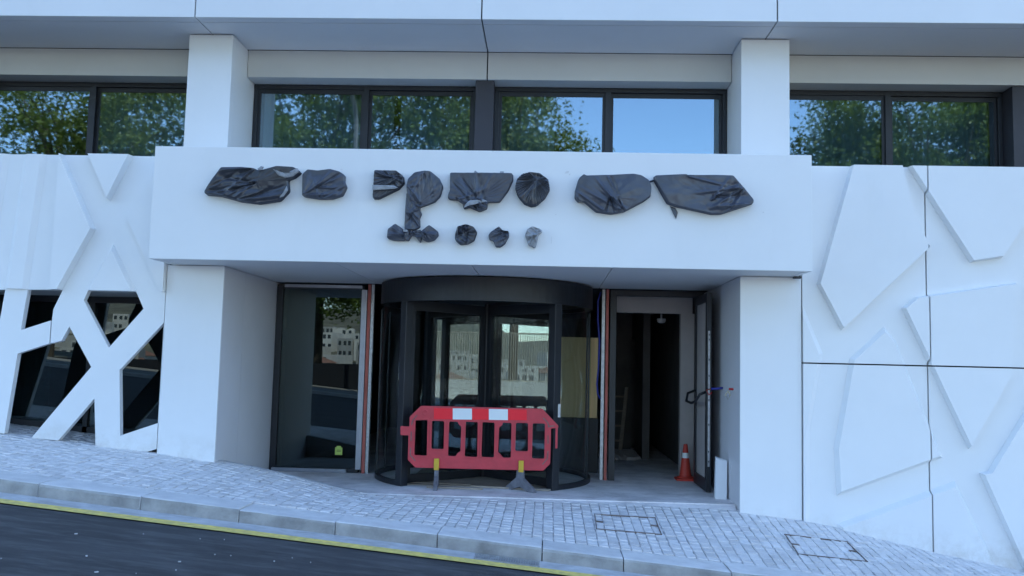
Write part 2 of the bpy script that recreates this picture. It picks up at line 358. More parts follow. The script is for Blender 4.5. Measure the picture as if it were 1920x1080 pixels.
while x < 11.0:
    w = rs.uniform(.094, .112); ymax = YWL - .012 if x + w > -.12 else 2.6
    y = YK1 + .01 - rs.random() * .1; first = True
    while y < ymax - .03:
        L = rs.uniform(.10, .165); y1 = min(y + L, ymax); y0 = max(y, YK1 + .006)
        if y1 - y0 > .035: setts.append((x + w / 2, (y0 + y1) / 2, w - rs.uniform(.005, .009), y1 - y0 - rs.uniform(.005, .010), rs.uniform(-.003, .003), rs.uniform(-.025, .025), rs.uniform(-.018, .018), rs.uniform(-.018, .018)))
        y += L
    x += w
def sett_matrix(s):
    cx, cy, w, l, dz, rz, tx, ty = s; e = .05
    gx = (zg(cx + e, cy) - zg(cx - e, cy)) / (2 * e); gy = (zg(cx, cy + e) - zg(cx, cy - e)) / (2 * e) if cy < YWL else 0
    n = Vector((-gx + tx, -gy + ty, 1)).normalized(); ax = Vector((math.cos(rz), math.sin(rz), 0)); ax = (ax - n * ax.dot(n)).normalized(); ay = n.cross(ax)
    H = .06; c = Vector((cx, cy, zg(cx, cy) + dz)) - n * H / 2
    return Matrix(((ax.x * w, ay.x * l, n.x * H, c.x), (ax.y * w, ay.y * l, n.y * H, c.y), (ax.z * w, ay.z * l, n.z * H, c.z), (0, 0, 0, 1)))
def size_px(s):
    a, b, d = proj((s[0], s[1], zg(s[0], s[1])))
    return s[2] * s[3] / d ** 3 if (0 < a < 1920 and 0 < b < 1080) else 0
setts.sort(key=size_px, reverse=True)
for i, s in enumerate(setts[:300]):
    o = bpy.data.objects.new('sett', SM[i % 8]); COL.objects.link(o); o.parent = pav; o.matrix_world = sett_matrix(s)
rest = MB()
base = [([v.co.copy() for v in me.vertices], [tuple(p.vertices) for p in me.polygons]) for me in SM]
for i, s in enumerate(setts[300:]):
    mw = sett_matrix(s); vv, ff = base[i % 8]; n = len(rest.v)
    rest.v += [tuple(mw @ v) for v in vv]; rest.f += [tuple(k + n for k in f) for f in ff]
rme = bpy.data.meshes.new('setts'); rme.from_pydata(rest.v, [], rest.f); rme.update()
tag(add_obj('setts', rme, M['sett_all'], pav), kind='stuff')
# sett-filled access covers: thin steel frames flush with the setts
for lab, pts in (('rust-edged square access cover set in the setts below the entrance doorway', [(1115, 965), (1228, 972), (1240, 1003), (1119, 993)]),
                 ('larger skewed access cover frame in the setts by the right pillar', [(1472, 1003), (1588, 1017), (1626, 1054), (1497, 1040)])):
    P = []
    for a, b_ in pts:
        z = 0
        for _ in range(30): q = atZ(a, b_, z); z = zg(q.x, q.y)
        P.append(Vector((q.x, q.y, z)))
    e = empty('access_cover', P[0]); tag(e, lab, 'access cover', 'sett-filled access covers in the pavement')
    for i in range(4):
        q = MB(); A, B = P[i], P[(i + 1) % 4]; d = (B - A).normalized() * .008
        q.beam(A - d + Vector((0, 0, .002)), B + d + Vector((0, 0, .002)), .007, .018); obj('frame_bar', q, M['rust'], e)
    for c in (P[0] * .5 + P[3] * .5, P[1] * .5 + P[2] * .5):
        q = MB(); mid = sum(P, Vector()) / 4; c2 = c * .88 + mid * .12
        q.obox(c2 + Vector((0, 0, .004)), (.035, 0, -.003), (0, .02, 0), (0, 0, .006)); obj('lift_socket', q, M['rust'], e)
# slot drain in the gutter
e = empty('gutter_drain', (4.05, -1.68, zroad(4.05, -2))); tag(e, 'small slotted drain grating in the pale gutter beside the yellow line', 'drain')
q = MB(); X0, X1 = 3.78, 4.34
for yy in (-1.765, -1.595): q.beam((X0, yy, zroad(X0, -2) + .008), (X1, yy, zroad(X1, -2) + .008), .02, .014)
obj('drain_frame', q, M['galv'], e)
for i in range(26):
    xx = X0 + .012 + i * (X1 - X0 - .024) / 25; q = MB(); q.beam((xx, -1.753, zroad(xx, -2) + .007), (xx, -1.607, zroad(xx, -2) + .007), .009, .01); obj('grate_bar', q, M['galv'], e)
q = MB(); q.beam((X0, -1.68, zroad(X0, -2) + .005), (X1, -1.68, zroad(X1, -2) + .005), .15, .003); obj('drain_slot', q, M['mortar'], e)

# entrance slab and sloping edging
slab = MB(); slab.box(.60, 6.53, YWL + .09, 11.5, -.6, ZF); tag(obj('entrance_floor', slab, M['floor']), kind='structure')
st = MB(); sx = [2.2 + i * .27 for i in range(17)]
for a, b_ in zip(sx, sx[1:]):
    a1 = min(a, 6.53); b1 = min(b_, 6.53)
    if b1 > a1: st.add([(a1, YWL, zwall(a1) - .1), (b1, YWL, zwall(b1) - .1), (b1, YWL + .088, ZF - .1), (a1, YWL + .088, ZF - .1), (a1, YWL, min(ZF - .02, zwall(a1) - .006)), (b1, YWL, min(ZF - .02, zwall(b1) - .006)), (b1, YWL + .088, ZF - .012), (a1, YWL + .088, ZF - .012)], [(0, 1, 5, 4), (4, 5, 6, 7), (3, 2, 1, 0), (2, 3, 7, 6)])
tag(obj('threshold_strip', st, M['floor']), kind='structure')
ed = MB(); ex = [.605, .8, 1.0, 1.2, 1.4, 1.6, 1.8, 2.0, 2.2]
for a, b_ in zip(ex, ex[1:]):
    ya, yb = YWL + .07 * 0, YWL
    ed.add([(a, YWL, -.1), (b_, YWL, -.1), (b_, YWL + .10, -.1), (a, YWL + .10, -.1), (a, YWL, zwall(a) + .006), (b_, YWL, zwall(b_) + .006), (b_, YWL + .10, zwall(b_) + .004), (a, YWL + .10, zwall(a) + .004)],
           [(0, 1, 5, 4), (4, 5, 6, 7), (2, 3, 7, 6)] + ([(0, 4, 7, 3)] if a == ex[0] else []) + ([(1, 2, 6, 5)] if b_ == ex[-1] else []))
tag(obj('ramp_edging', ed, M['gutter']), kind='structure')

# ------------------------------------------------------------------ the building
BLD = empty('commercial_building', (3.57, YP, 0)); tag(BLD, 'white modern building with projecting entrance canopy, dark windows and carved relief panels', 'building')
def part(name, mb, m, parent=BLD, smooth=False, bevel=0): return obj(name, mb, M[m], parent, smooth, bevel)
# canopy
q = MB(); q.box(0, 7.15, 0, .05, ZC0, ZC1); q.box(0, .05, .05, 2.6, ZC0, ZC1); q.box(7.10, 7.15, .05, 2.6, ZC0, ZC1); q.box(.05, 7.10, .05, 1.6, ZC1 - .05, ZC1 - .004)
canopy = part('canopy', q, 'white', bevel=.004)
sj = [.052, 2.02, 3.53, 5.05, 7.098]
for a, b_ in zip(sj, sj[1:]):
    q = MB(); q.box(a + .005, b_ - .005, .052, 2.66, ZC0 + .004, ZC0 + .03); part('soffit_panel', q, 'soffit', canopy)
q = MB(); q.box(.05, 7.1, .05, 2.66, ZC0 + .035, ZC0 + .05); part('soffit_backing', q, 'joint', canopy)
for a, b_, w, h in ((1063, 323, .05, .03), (1068, 327, .02, .02), (1431, 398, .02, .012), (1034, 450, .006, .09), (1042, 402, .02, .01), (640, 318, .03, .008)):
    p = atY(a, b_, 0); q = MB(); q.prism([(p.x - w / 2, p.z - h / 2), (p.x + w * .3, p.z - h * .4), (p.x + w / 2, p.z + h / 2), (p.x - w * .2, p.z + h * .35)], [], -.0015, .0005); part('tape_residue', q, 'soffit', canopy)
# lower pillars (each runs back to the entrance glazing)
for x0, x1, side in ((-.062, .61, 1), (6.53, 7.21, -1)):
    q = MB(); q.box(x0, x1, YP, YP + .03, -1.2, ZC0 - .002); p_ = part('pillar', q, 'white', bevel=.004)
    xa, xb = (x1 - .03, x1 - .001) if side > 0 else (x0 + .001, x0 + .03)
    for y0, y1 in ((YP + .031, 1.36), (1.365, YW + .3)):
        q = MB(); q.box(xa, xb, y0, y1, -.6, ZC0 - .002); part('side_panel', q, 'reveal', p_)
    q = MB(); q.box(x0 + .04, x1 - .04, YP + .04, YW + .3, -1.2, ZC0 - .004); part('pillar_core', q, 'joint', p_)
# upper pillars
UP = [(-.04, .495), (6.58, 7.14)]
for x0, x1 in UP:
    q = MB(); q.box(x0, x1, YU, YU + .03, 3.6, ZS - .008); p_ = part('pillar', q, 'white', bevel=.003)
    for xa, xb in ((x0 + .001, x0 + .03), (x1 - .03, x1 - .001)):
        for y0, y1 in ((YU + .031, YU + .12), (YU + .124, YG + .2)):
            q = MB(); q.box(xa, xb, y0, y1, 3.6, ZS - .008); part('side_panel', q, 'white', p_)
    q = MB(); q.box(x0 + .04, x1 - .04, YU + .04, YG + .2, 3.6, ZS + .2); part('pillar_core', q, 'joint', p_)
# fascia, soffit, beam along the first floor
JX = [.232 - 3.31 * k for k in range(5, 0, -1)] + [.232, 3.543, 6.868] + [6.868 + 3.31 * k for k in range(1, 6)]
for a, b_ in zip(JX, JX[1:]):
    g = .008
    q = MB(); q.box(a + g, b_ - g, .30, .34, ZS, 7.2); part('fascia_panel', q, 'white', bevel=.004)
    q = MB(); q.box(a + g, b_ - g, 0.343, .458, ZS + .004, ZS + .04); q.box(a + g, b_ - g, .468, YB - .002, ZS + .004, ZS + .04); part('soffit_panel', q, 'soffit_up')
    cuts = [a + g, b_ - g]; segs = [(a + g, b_ - g)]
    for u0, u1 in UP:
        ns = []
        for s0, s1 in segs:
            if u1 <= s0 or u0 >= s1: ns.append((s0, s1))
            else:
                if u0 - .006 > s0: ns.append((s0, u0 - .006))
                if u1 + .006 < s1: ns.append((u1 + .006, s1))
        segs = ns
    for s0, s1 in segs:
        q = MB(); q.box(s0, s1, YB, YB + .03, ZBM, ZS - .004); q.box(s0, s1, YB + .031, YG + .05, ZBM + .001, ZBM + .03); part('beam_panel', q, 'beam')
q = MB(); q.box(JX[0], JX[-1], .35, YB + .1, ZS + .05, ZS + .1); q.box(JX[0], JX[-1], YB + .04, YB + .08, ZBM + .05, ZS + .05); q.box(JX[0], JX[-1], .345, .35, ZS + .05, 7.2); part('backing', q, 'joint')
# upper windows: bays between pillars and dark columns
cols = [(-3.3, -3.07), (3.40, 3.63), (9.99, 10.22)]
for c0, c1 in cols + [(-9.9, -9.67), (16.6, 16.83)]:
    q = MB(); q.box(c0, c1, YB + .035, YG + .1, 3.6, ZBM - .003); part('window_column', q, 'darkcol', bevel=.003)
bays = [(-9.67, -6.6, -8.1), (-6.6, -3.3, -5.0), (-3.07, -.05, -1.62), (.50, 3.40, 1.97), (3.63, 6.575, 5.075), (7.145, 9.99, 8.58), (10.22, 13.4, 11.8), (13.4, 16.6, 15.0)]
for x0, x1, xm in bays:
    q = MB(); t = .055; zb, zt = 3.62, ZBM - .002
    q.box(x0, x1, YG, YG + .07, zt - .06, zt); q.box(x0, x1, YG, YG + .07, zb, zb + .06)
    q.box(x0, x0 + t, YG, YG + .07, zb + .06, zt - .06); q.box(x1 - t, x1, YG, YG + .07, zb + .06, zt - .06)
    w_ = part('window', q, 'black', bevel=.004)
    q = MB(); q.box(xm - .035, xm + .035, YG - .012, YG + .06, zb + .06, zt - .06); part('mullion', q, 'black', w_)
    for a, b_, d in ((x0 + t, xm - .035, 0), (xm + .035, x1 - t, .02)):
        q = MB(); q.box(a, b_, YG + .02 + d, YG + .045 + d, zt - .115, zt - .06); q.box(a, a + .035, YG + .02 + d, YG + .045 + d, zb + .06, zt - .115); q.box(b_ - .035, b_, YG + .02 + d, YG + .045 + d, zb + .06, zt - .115); part('sash_frame', q, 'black', w_)
        q = MB(); q.box(a + .035, b_ - .035, YG + .030 + d, YG + .036 + d, zb + .06, zt - .115); part('pane', q, 'win', w_)
# rooms behind the upper windows and the floors above (they shade the street)
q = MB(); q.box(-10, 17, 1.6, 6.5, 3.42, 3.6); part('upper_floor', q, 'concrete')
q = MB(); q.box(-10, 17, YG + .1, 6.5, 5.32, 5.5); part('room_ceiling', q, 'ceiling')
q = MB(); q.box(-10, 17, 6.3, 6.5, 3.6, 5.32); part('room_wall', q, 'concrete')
for k, zb in enumerate((7.2, 10.6, 14.0, 17.4, 20.8)):
    q = MB(); q.box(JX[0], JX[-1], .30, .5, zb + 1.9, zb + 3.4); part('fascia_panel', q, 'white')
    q = MB(); q.box(JX[0], JX[-1], 1.5, 1.6, zb, zb + 1.9); part('window_band', q, 'black')
    q = MB(); q.box(JX[0], JX[-1], .5, 1.5, zb + 1.9, zb + 2.0); q.box(JX[0], JX[-1], .34, 1.6, zb - .06, zb); part('soffit_panel', q, 'soffit')
q = MB(); q.box(JX[0], JX[-1], 1.62, 16, 5.6, 24.2); q.box(JX[0], JX[-1], 12, 16, -2, 5.6); part('building_core', q, 'concrete')
q = MB(); q.box(JX[0] - .1, JX[0], .3, 16, -2, 24.2); q.box(JX[-1], JX[-1] + .1, .3, 16, -4, 24.2); part('end_wall', q, 'white')

# ---- relief panels
def inset(poly, run, keep):               # move each edge inwards by run, edges lying on the panel border stay
    n = len(poly); A = sum(poly[i - 1][0] * poly[i][1] - poly[i][0] * poly[i - 1][1] for i in range(n))
    if A < 0: poly = poly[::-1]
    L = []
    for i in range(n):
        a, b = Vector(poly[i]), Vector(poly[(i + 1) % n]); d = (b - a).normalized(); nn = Vector((-d.y, d.x)); k = 0 if keep(a, b) else run
        L.append((a + nn * k, d))
    out = []
    for i in range(n):
        p, d = L[i - 1]; p2, d2 = L[i]; cr = d.x * d2.y - d.y * d2.x
        if abs(cr) < 1e-5: out.append(tuple(p2)); continue
        t = ((p2.x - p.x) * d2.y - (p2.y - p.y) * d2.x) / cr; w = p + d * t; o0 = Vector(poly[i]); dv = w - o0
        if dv.length > 3.2 * run: w = o0 + dv.normalized() * 3.2 * run
        out.append((max(min(a[0] for a in poly), min(max(a[0] for a in poly), w.x)), max(min(a[1] for a in poly), min(max(a[1] for a in poly), w.y))))
    return poly, out
def plate(poly, rect, y, h, run, parent):
    P = clip(poly, *rect)
    R = []
    for p in P:
        if not R or (Vector(p) - Vector(R[-1])).length > .004: R.append(p)
    if len(R) > 2 and (Vector(R[0]) - Vector(R[-1])).length < .004: R.pop()
    if len(R) < 3: return
    x0, x1, z0, z1 = rect
    def keep(a, b): return any(abs(a[k] - c) < .002 and abs(b[k] - c) < .002 for k, c in ((0, x0), (0, x1), (1, z0), (1, z1)))
    P, I = inset(R, run, keep); n = len(P); b = MB()
    b.v = [(x, y - .0005, z) for x, z in P] + [(x, y - h, z) for x, z in I]
    b.f = [tuple(range(n, 2 * n))] + [(i, (i + 1) % n, n + (i + 1) % n, n + i) for i in range(n)]
    part('raised_plate', b, 'white', parent)
RP = [([(1595, 306), (1531, 533), (1577, 620), (1742, 465), (1712, 405), (1688, 306)], .09, .018),
      ([(1696, 306), (1818, 493), (1877, 484), (1960, 360), (1960, 306)], .09, .018),
      ([(1690, 578), (1715, 557), (1903, 530), (1893, 705), (1815, 842)], .085, .018),
      ([(1593, 672), (1657, 613), (1680, 640), (1767, 858), (1568, 930), (1563, 840)], .06, .04),
      ([(1570, 982), (1790, 902), (1890, 1110), (1570, 1110)], .07, .045),
      ([(1835, 886), (1852, 883), (1960, 705), (1960, 1160)], .085, .018),
      ([(1985, 306), (2150, 306), (2100, 480), (2010, 430)], .09, .018), ([(1990, 640), (2120, 560), (2160, 800), (2020, 860)], .085, .018),
      ([(1500, 560), (1543, 663), (1533, 720), (1519, 803), (1519, 1010), (1490, 1010)], .03, .05)]
XJ = atY(1738, 600, YP).x; ZJ = atY(1735, 686, YP).z; ZT = 3.98; g = .008
for x0, x1 in ((7.222, XJ - g), (XJ + g, 11.2), (11.22, 14.0), (14.02, 17.0), (17.02, 20.0)):
    for z0, z1 in ((-3.5, ZJ - g), (ZJ + g, ZT)):
        q = MB(); q.box(x0, x1, YP, YP + .08, z0, z1); p_ = part('relief_panel', q, 'white')
        for k in range(3):
            for poly, h, run in RP:
                if x0 < 11.2 and k == 0: plate(xz(poly, YP), (x0, x1, z0, z1), YP, h, run, p_)
                elif x0 > 11.2 and k: plate([(a + 3.9 * k, b_ - .1 * k) for a, b_ in xz(poly, YP)], (x0, x1, z0, z1), YP, h, run, p_)
q = MB(); q.box(7.22, 20, YP + .09, YP + .2, -3.6, ZT - .02); part('panel_backing', q, 'joint')
# left screen with cut-outs
XL = atY(108, 430, YP).x; XR = -.068; TH = .075
holes = [[(52, 543), (118, 543), (100, 580), (85, 605), (39, 619)], [(165, 545), (255, 546), (269, 579), (204, 652), (157, 563)], [(307, 605), (224, 694), (225, 817), (297, 793)]]
def frame_poly(px): return xz(px, YP)
ZB = lambda x: zwall(x) - .02
# right-hand sheet: outline follows its open-bottomed legs
gl_ = .007; lx = XL + gl_
o_right = [(lx, ZT), (XR, ZT), (XR, atY(296, 842, YP).z)] + xz([(276, 847), (179, 837), (177, 747), (109, 826), (59, 821), (171, 688), (130, 612), (115, 639)], YP)
zq = atY(97, 644, YP).z
o_right += [(lx, zq), (lx, atY(96, 601, YP).z)] + xz([(100, 580), (118, 543)], YP) + [(lx, atY(110, 543, YP).z)]
q = MB(); q.prism(o_right, [rounded(xz(h, YP), .004) for h in holes[1:]], YP, YP + TH); scr = part('relief_panel', q, 'white')
rx_ = XL - gl_
o_left = [(-3.2, ZT), (rx_, ZT), (rx_, atY(110, 543, YP).z)] + xz([(52, 543), (39, 619)], YP) + [(rx_, atY(96, 601, YP).z), (rx_, zq)] + xz([(33, 663), (8, 813), (-60, 808), (-22, 640), (0, 598), (10, 543), (-48, 543)], YP)
o_left += [(-2.75, ZB(-2.75)), (-3.2, ZB(-3.2))]
q = MB(); q.prism(o_left, [], YP, YP + TH); scl = part('relief_panel', q, 'white')
q = MB(); q.box(-6.4, -3.22, YP, YP + TH, .3, ZT); part('relief_panel', q, 'white')
q = MB(); q.box(-16.3, -6.42, YP, YP + TH, .3, ZT); part('relief_panel', q, 'white')
LP = [([(167, 285), (254, 285), (207, 378)], .10, .015, 1), ([(213, 458), (262, 560), (156, 560)], .05, .03, 1), ([(90, 560), (90, 270), (118, 285), (180, 430), (108, 560)], .10, .015, 1),
      ([(240, 410), (290, 325), (330, 325), (330, 540), (309, 560)], .08, .015, 1), ([(46, 285), (90, 285), (51, 560), (6, 560)], .035, .06, 0), ([(-60, 285), (20, 285), (-22, 560), (-60, 560)], .035, .06, 0)]
ZH0 = atY(120, 543.5, YP).z
for poly, h, run, s in LP:
    if s: plate(xz(poly, YP), (lx, XR, ZH0, ZT), YP, h, run, scr)
    else: plate(xz(poly, YP), (-3.2, rx_, ZH0, ZT), YP, h, run, scl)
q = MB(); q.box(XL - .1, XL + .1, YP + .02, YP + .06, 2.45, ZT - .05); part('panel_backing', q, 'joint')
# glazed wall behind the screen
q = MB(); q.box(-6.4, -.07, YP + TH + .01, 1.7, 2.38, 2.5); part('recess_soffit', q, 'beam')
q = MB(); q.box(-6.4, -.07, 1.58, 1.66, 2.30, 2.379)
for xx in (-4.9, -3.1, -1.45, -.13): q.box(xx, xx + .06, 1.58, 1.66, .2, 2.30)
q.add([(-6.4, 1.58, .3), (-.07, 1.58, .3), (-.07, 1.66, .3), (-6.4, 1.66, .3), (-6.4, 1.58, 1.17), (-.07, 1.58, .62), (-.07, 1.66, .62), (-6.4, 1.66, 1.17)], [(0, 1, 5, 4), (4, 5, 6, 7), (2, 3, 7, 6), (0, 4, 7, 3), (1, 2, 6, 5)])
w_ = part('side_window', q, 'black')
for a, b_ in ((-4.84, -3.1), (-3.04, -1.45), (-1.39, -.13)):
    q = MB(); q.box(a, b_, 1.61, 1.62, .5, 2.30); part('pane', q, 'shop', w_)
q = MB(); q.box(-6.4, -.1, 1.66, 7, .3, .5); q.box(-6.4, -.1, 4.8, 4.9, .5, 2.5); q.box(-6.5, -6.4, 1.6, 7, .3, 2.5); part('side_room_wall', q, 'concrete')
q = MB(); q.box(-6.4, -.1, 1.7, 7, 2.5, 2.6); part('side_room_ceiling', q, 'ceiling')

# ---- entrance glazing, left light
q = MB(); q.box(.615, .70, YW - .03, YW + .06, ZF + .002, ZC0 - .03); q.box(.70, 1.83, YW - .03, YW + .06, ZC0 - .075, ZC0 - .03); q.box(.70, 1.83, YW - .03, YW + .06, ZF + .002, ZF + .055)
gl = part('entrance_window', q, 'black', bevel=.003)
q = MB(); q.box(.705, 1.80, YW - .002, YW + .006, ZF + .056, ZC0 - .076); part('pane', q, 'shop', gl)
q = MB(); q.box(.72, 1.80, YW - .042, YW - .031, ZC0 - .062, ZC0 - .022); part('top_trim', q, 'grey_metal', gl)
q = MB(); q.box(.66, 1.68, YW - .075, YW - .031, ZF + .004, ZF + .05); part('sill', q, 'grey_metal', gl)
q = MB(); q.box(1.80, 1.875, YW - .05, YW + .03, ZF + .05, ZC0 - .08); part('edge_trim', q, 'grey_metal', gl)
q = MB(); q.box(1.884, 1.925, YW - .045, YW + .05, ZF + .002, ZC0 - .004); part('primer_strip', q, 'primer', gl)
q = MB(); q.box(1.93, 1.97, YW - .03, YW + .05, ZF + .002, ZC0 - .004); part('stud', q, 'galv', gl)
# right doorway
q = MB(); q.box(5.21, 5.295, YW - .03, YW + .09, ZF + .002, ZC0 - .01); q.box(5.295, 6.47, YW - .03, YW + .09, ZC0 - .085, ZC0 - .01); q.box(6.40, 6.47, YW - .03, YW + .09, ZF + .002, ZC0 - .085)
df = part('door_frame', q, 'black', bevel=.004)
q = MB(); q.box(5.155, 5.19, YW - .02, YW + .07, ZF + .002, ZC0 - .004); part('primer_strip', q, 'primer', df)
q = MB(); q.box(5.10, 5.14, YW + .0, YW + .04, ZF + .002, ZC0 - .004); part('stud', q, 'galv', df)
# open door leaf, swung out towards the street
DX = 6.375; d0, d1 = 1.70, 2.645
q = MB(); q.box(DX - .03, DX + .03, d0, d0 + .10, ZF + .012, 2.60); q.box(DX - .03, DX + .03, d1 - .10, d1, ZF + .012, 2.60); q.box(DX - .03, DX + .03, d0 + .10, d1 - .10, 2.49, 2.60); q.box(DX - .03, DX + .03, d0 + .10, d1 - .10, ZF + .012, ZF + .16)
leaf = part('door_leaf', q, 'black', bevel=.003)
q = MB(); q.box(DX - .008, DX + .008, d0 + .10, d1 - .10, ZF + .16, 2.49); part('pane', q, 'lintel', leaf)
q = MB(); q.box(DX - .012, DX + .012, d0 - .004, d0 + .002, .45, 2.12); part('lock_strip', q, 'galv', leaf)
for zz in (.5, .62, .95, 1.25, 1.55, 1.75, 2.0, 2.06):
    q = MB(); q.box(DX - .005, DX + .005, d0 - .007, d0 - .0045, zz, zz + .025); part('lock_slot', q, 'joint', leaf)
q = MB(); q.tube([(DX - .03, d0 + .07, 1.36), (DX - .10, d0 + .07, 1.33), (DX - .15, d0 + .10, 1.24), (DX - .16, d0 + .35, 1.21), (DX - .16, d0 + .75, 1.22), (DX - .13, d0 + .84, 1.32), (DX - .03, d0 + .85, 1.36)], .017, 8); part('push_bar', q, 'black', leaf, smooth=True)
# interior
q = MB(); q.box(5.30, 6.40, 3.16, 3.3, 2.42, 2.74); part('lintel', q, 'lintel')
q = MB(); q.box(6.24, 6.46, 3.17, 3.32, ZF, 2.42); part('jamb', q, 'lintel')
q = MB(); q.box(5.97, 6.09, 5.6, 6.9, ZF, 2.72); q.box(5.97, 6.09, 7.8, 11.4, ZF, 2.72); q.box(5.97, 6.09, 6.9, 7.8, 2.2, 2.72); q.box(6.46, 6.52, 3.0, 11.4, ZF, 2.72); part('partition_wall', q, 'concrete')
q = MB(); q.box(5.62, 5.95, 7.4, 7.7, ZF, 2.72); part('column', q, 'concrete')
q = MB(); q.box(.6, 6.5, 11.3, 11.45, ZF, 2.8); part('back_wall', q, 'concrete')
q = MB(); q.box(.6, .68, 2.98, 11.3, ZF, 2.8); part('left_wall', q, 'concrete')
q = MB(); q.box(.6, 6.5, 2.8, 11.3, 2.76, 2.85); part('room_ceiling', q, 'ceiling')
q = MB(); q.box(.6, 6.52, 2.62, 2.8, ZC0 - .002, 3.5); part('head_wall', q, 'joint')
# ---- revolving door
DC, DR = (3.535, 2.588), 1.43; ZH = 2.40
a0 = math.asin(.955 / DR)
q = MB(); q.arc(DC, DR - .10, DR, 0, 2 * math.pi, ZH, ZC0 - .012, 96); rev = part('revolving_door', q, 'black', smooth=False)
q = MB(); q.lathe([(DR - .1, ZH + .05), (DR - .1, ZH + .08)], (*DC, 0), 48); part('drum_ceiling', q, 'black', rev)
FR = -math.pi / 2
for s in (-1, 1):
    a_ = FR + s * a0; c, sn = math.cos(a_), math.sin(a_)
    q = MB(); q.obox((DC[0] + (DR - .04) * c, DC[1] + (DR - .04) * sn, (ZF + ZH) / 2), (c * .055, sn * .055, 0), (-sn * .055, c * .055, 0), (0, 0, (ZH - ZF) / 2 - .001)); part('post', q, 'black', rev, bevel=.006)
    q = MB(); q.obox((DC[0] + (DR - .04) * c, DC[1] - (DR - .04) * sn, (ZF + ZH) / 2), (c * .05, -sn * .05, 0), (sn * .05, c * .05, 0), (0, 0, (ZH - ZF) / 2 - .001)); part('post', q, 'black', rev, bevel=.006)
    b0, b1 = a_ + s * .045, -a_ - s * .045
    if s > 0: A0, A1 = a_ + .045, math.pi / 2 - a0 - .045
    else: A0, A1 = a_ - .045, -math.pi - (math.pi / 2 - a0 - .045) + 0
    if s < 0: A1 = -(math.pi + (math.pi / 2 - a0)) + .045
    q = MB(); q.arc(DC, DR - .022, DR - .012, min(A0, A1), max(A0, A1), ZF + .06, ZH - .001, 40); part('curved_pane', q, 'clear', rev, smooth=True)
    q = MB(); q.arc(DC, DR - .05, DR + .004, min(A0, A1), max(A0, A1), ZF + .002, ZF + .06, 40); part('base_rail', q, 'black', rev)
    for kk in (.36, .64):
        aa = A0 + (A1 - A0) * kk; c, sn = math.cos(aa), math.sin(aa); q = MB(); q.obox((DC[0] + (DR - .017) * c, DC[1] + (DR - .017) * sn, (ZF + ZH) / 2), (c * .009, sn * .009, 0), (-sn * .012, c * .012, 0), (0, 0, (ZH - ZF) / 2 - .062)); part('glazing_bar', q, 'black', rev)
q = MB(); q.tube([(*DC, ZF), (*DC, ZH + .05)], .03, 12); part('centre_post', q, 'black', rev)
for k in range(4):
    a_ = math.pi / 4 + k * math.pi / 2; c, sn = math.cos(a_), math.sin(a_); R0, R1 = .05, DR - .14
    def bx(r0, r1, z0, z1, t):
        return MB().obox((DC[0] + c * (r0 + r1) / 2, DC[1] + sn * (r0 + r1) / 2, (z0 + z1) / 2), (c * (r1 - r0) / 2, sn * (r1 - r0) / 2, 0), (-sn * t / 2, c * t / 2, 0), (0, 0, (z1 - z0) / 2))
    q = MB()
    for args in ((R0, R0 + .06, ZF + .02, ZH + .02), (R1 - .075, R1, ZF + .02, ZH + .02), (R0 + .06, R1 - .075, ZF + .02, ZF + .12), (R0 + .06, R1 - .075, ZH - .10, ZH + .02)):
        b_ = bx(*args, .045); q.add(b_.v, b_.f)
    part('wing_frame', q, 'black', rev)
    part('wing_pane', bx(R0 + .06, R1 - .075, ZF + .12, ZH - .10, .012), 'clear', rev)
q = MB(); q.box(2.66, 4.41, 3.70, 3.71, ZF + .05, ZH); part('rear_pane', q, 'rear', rev)
q = MB(); q.box(4.49 + .02, 4.49 + .05, 1.40, 1.44, 1.02, 1.18); part('lock_plate', q, 'galv', rev)

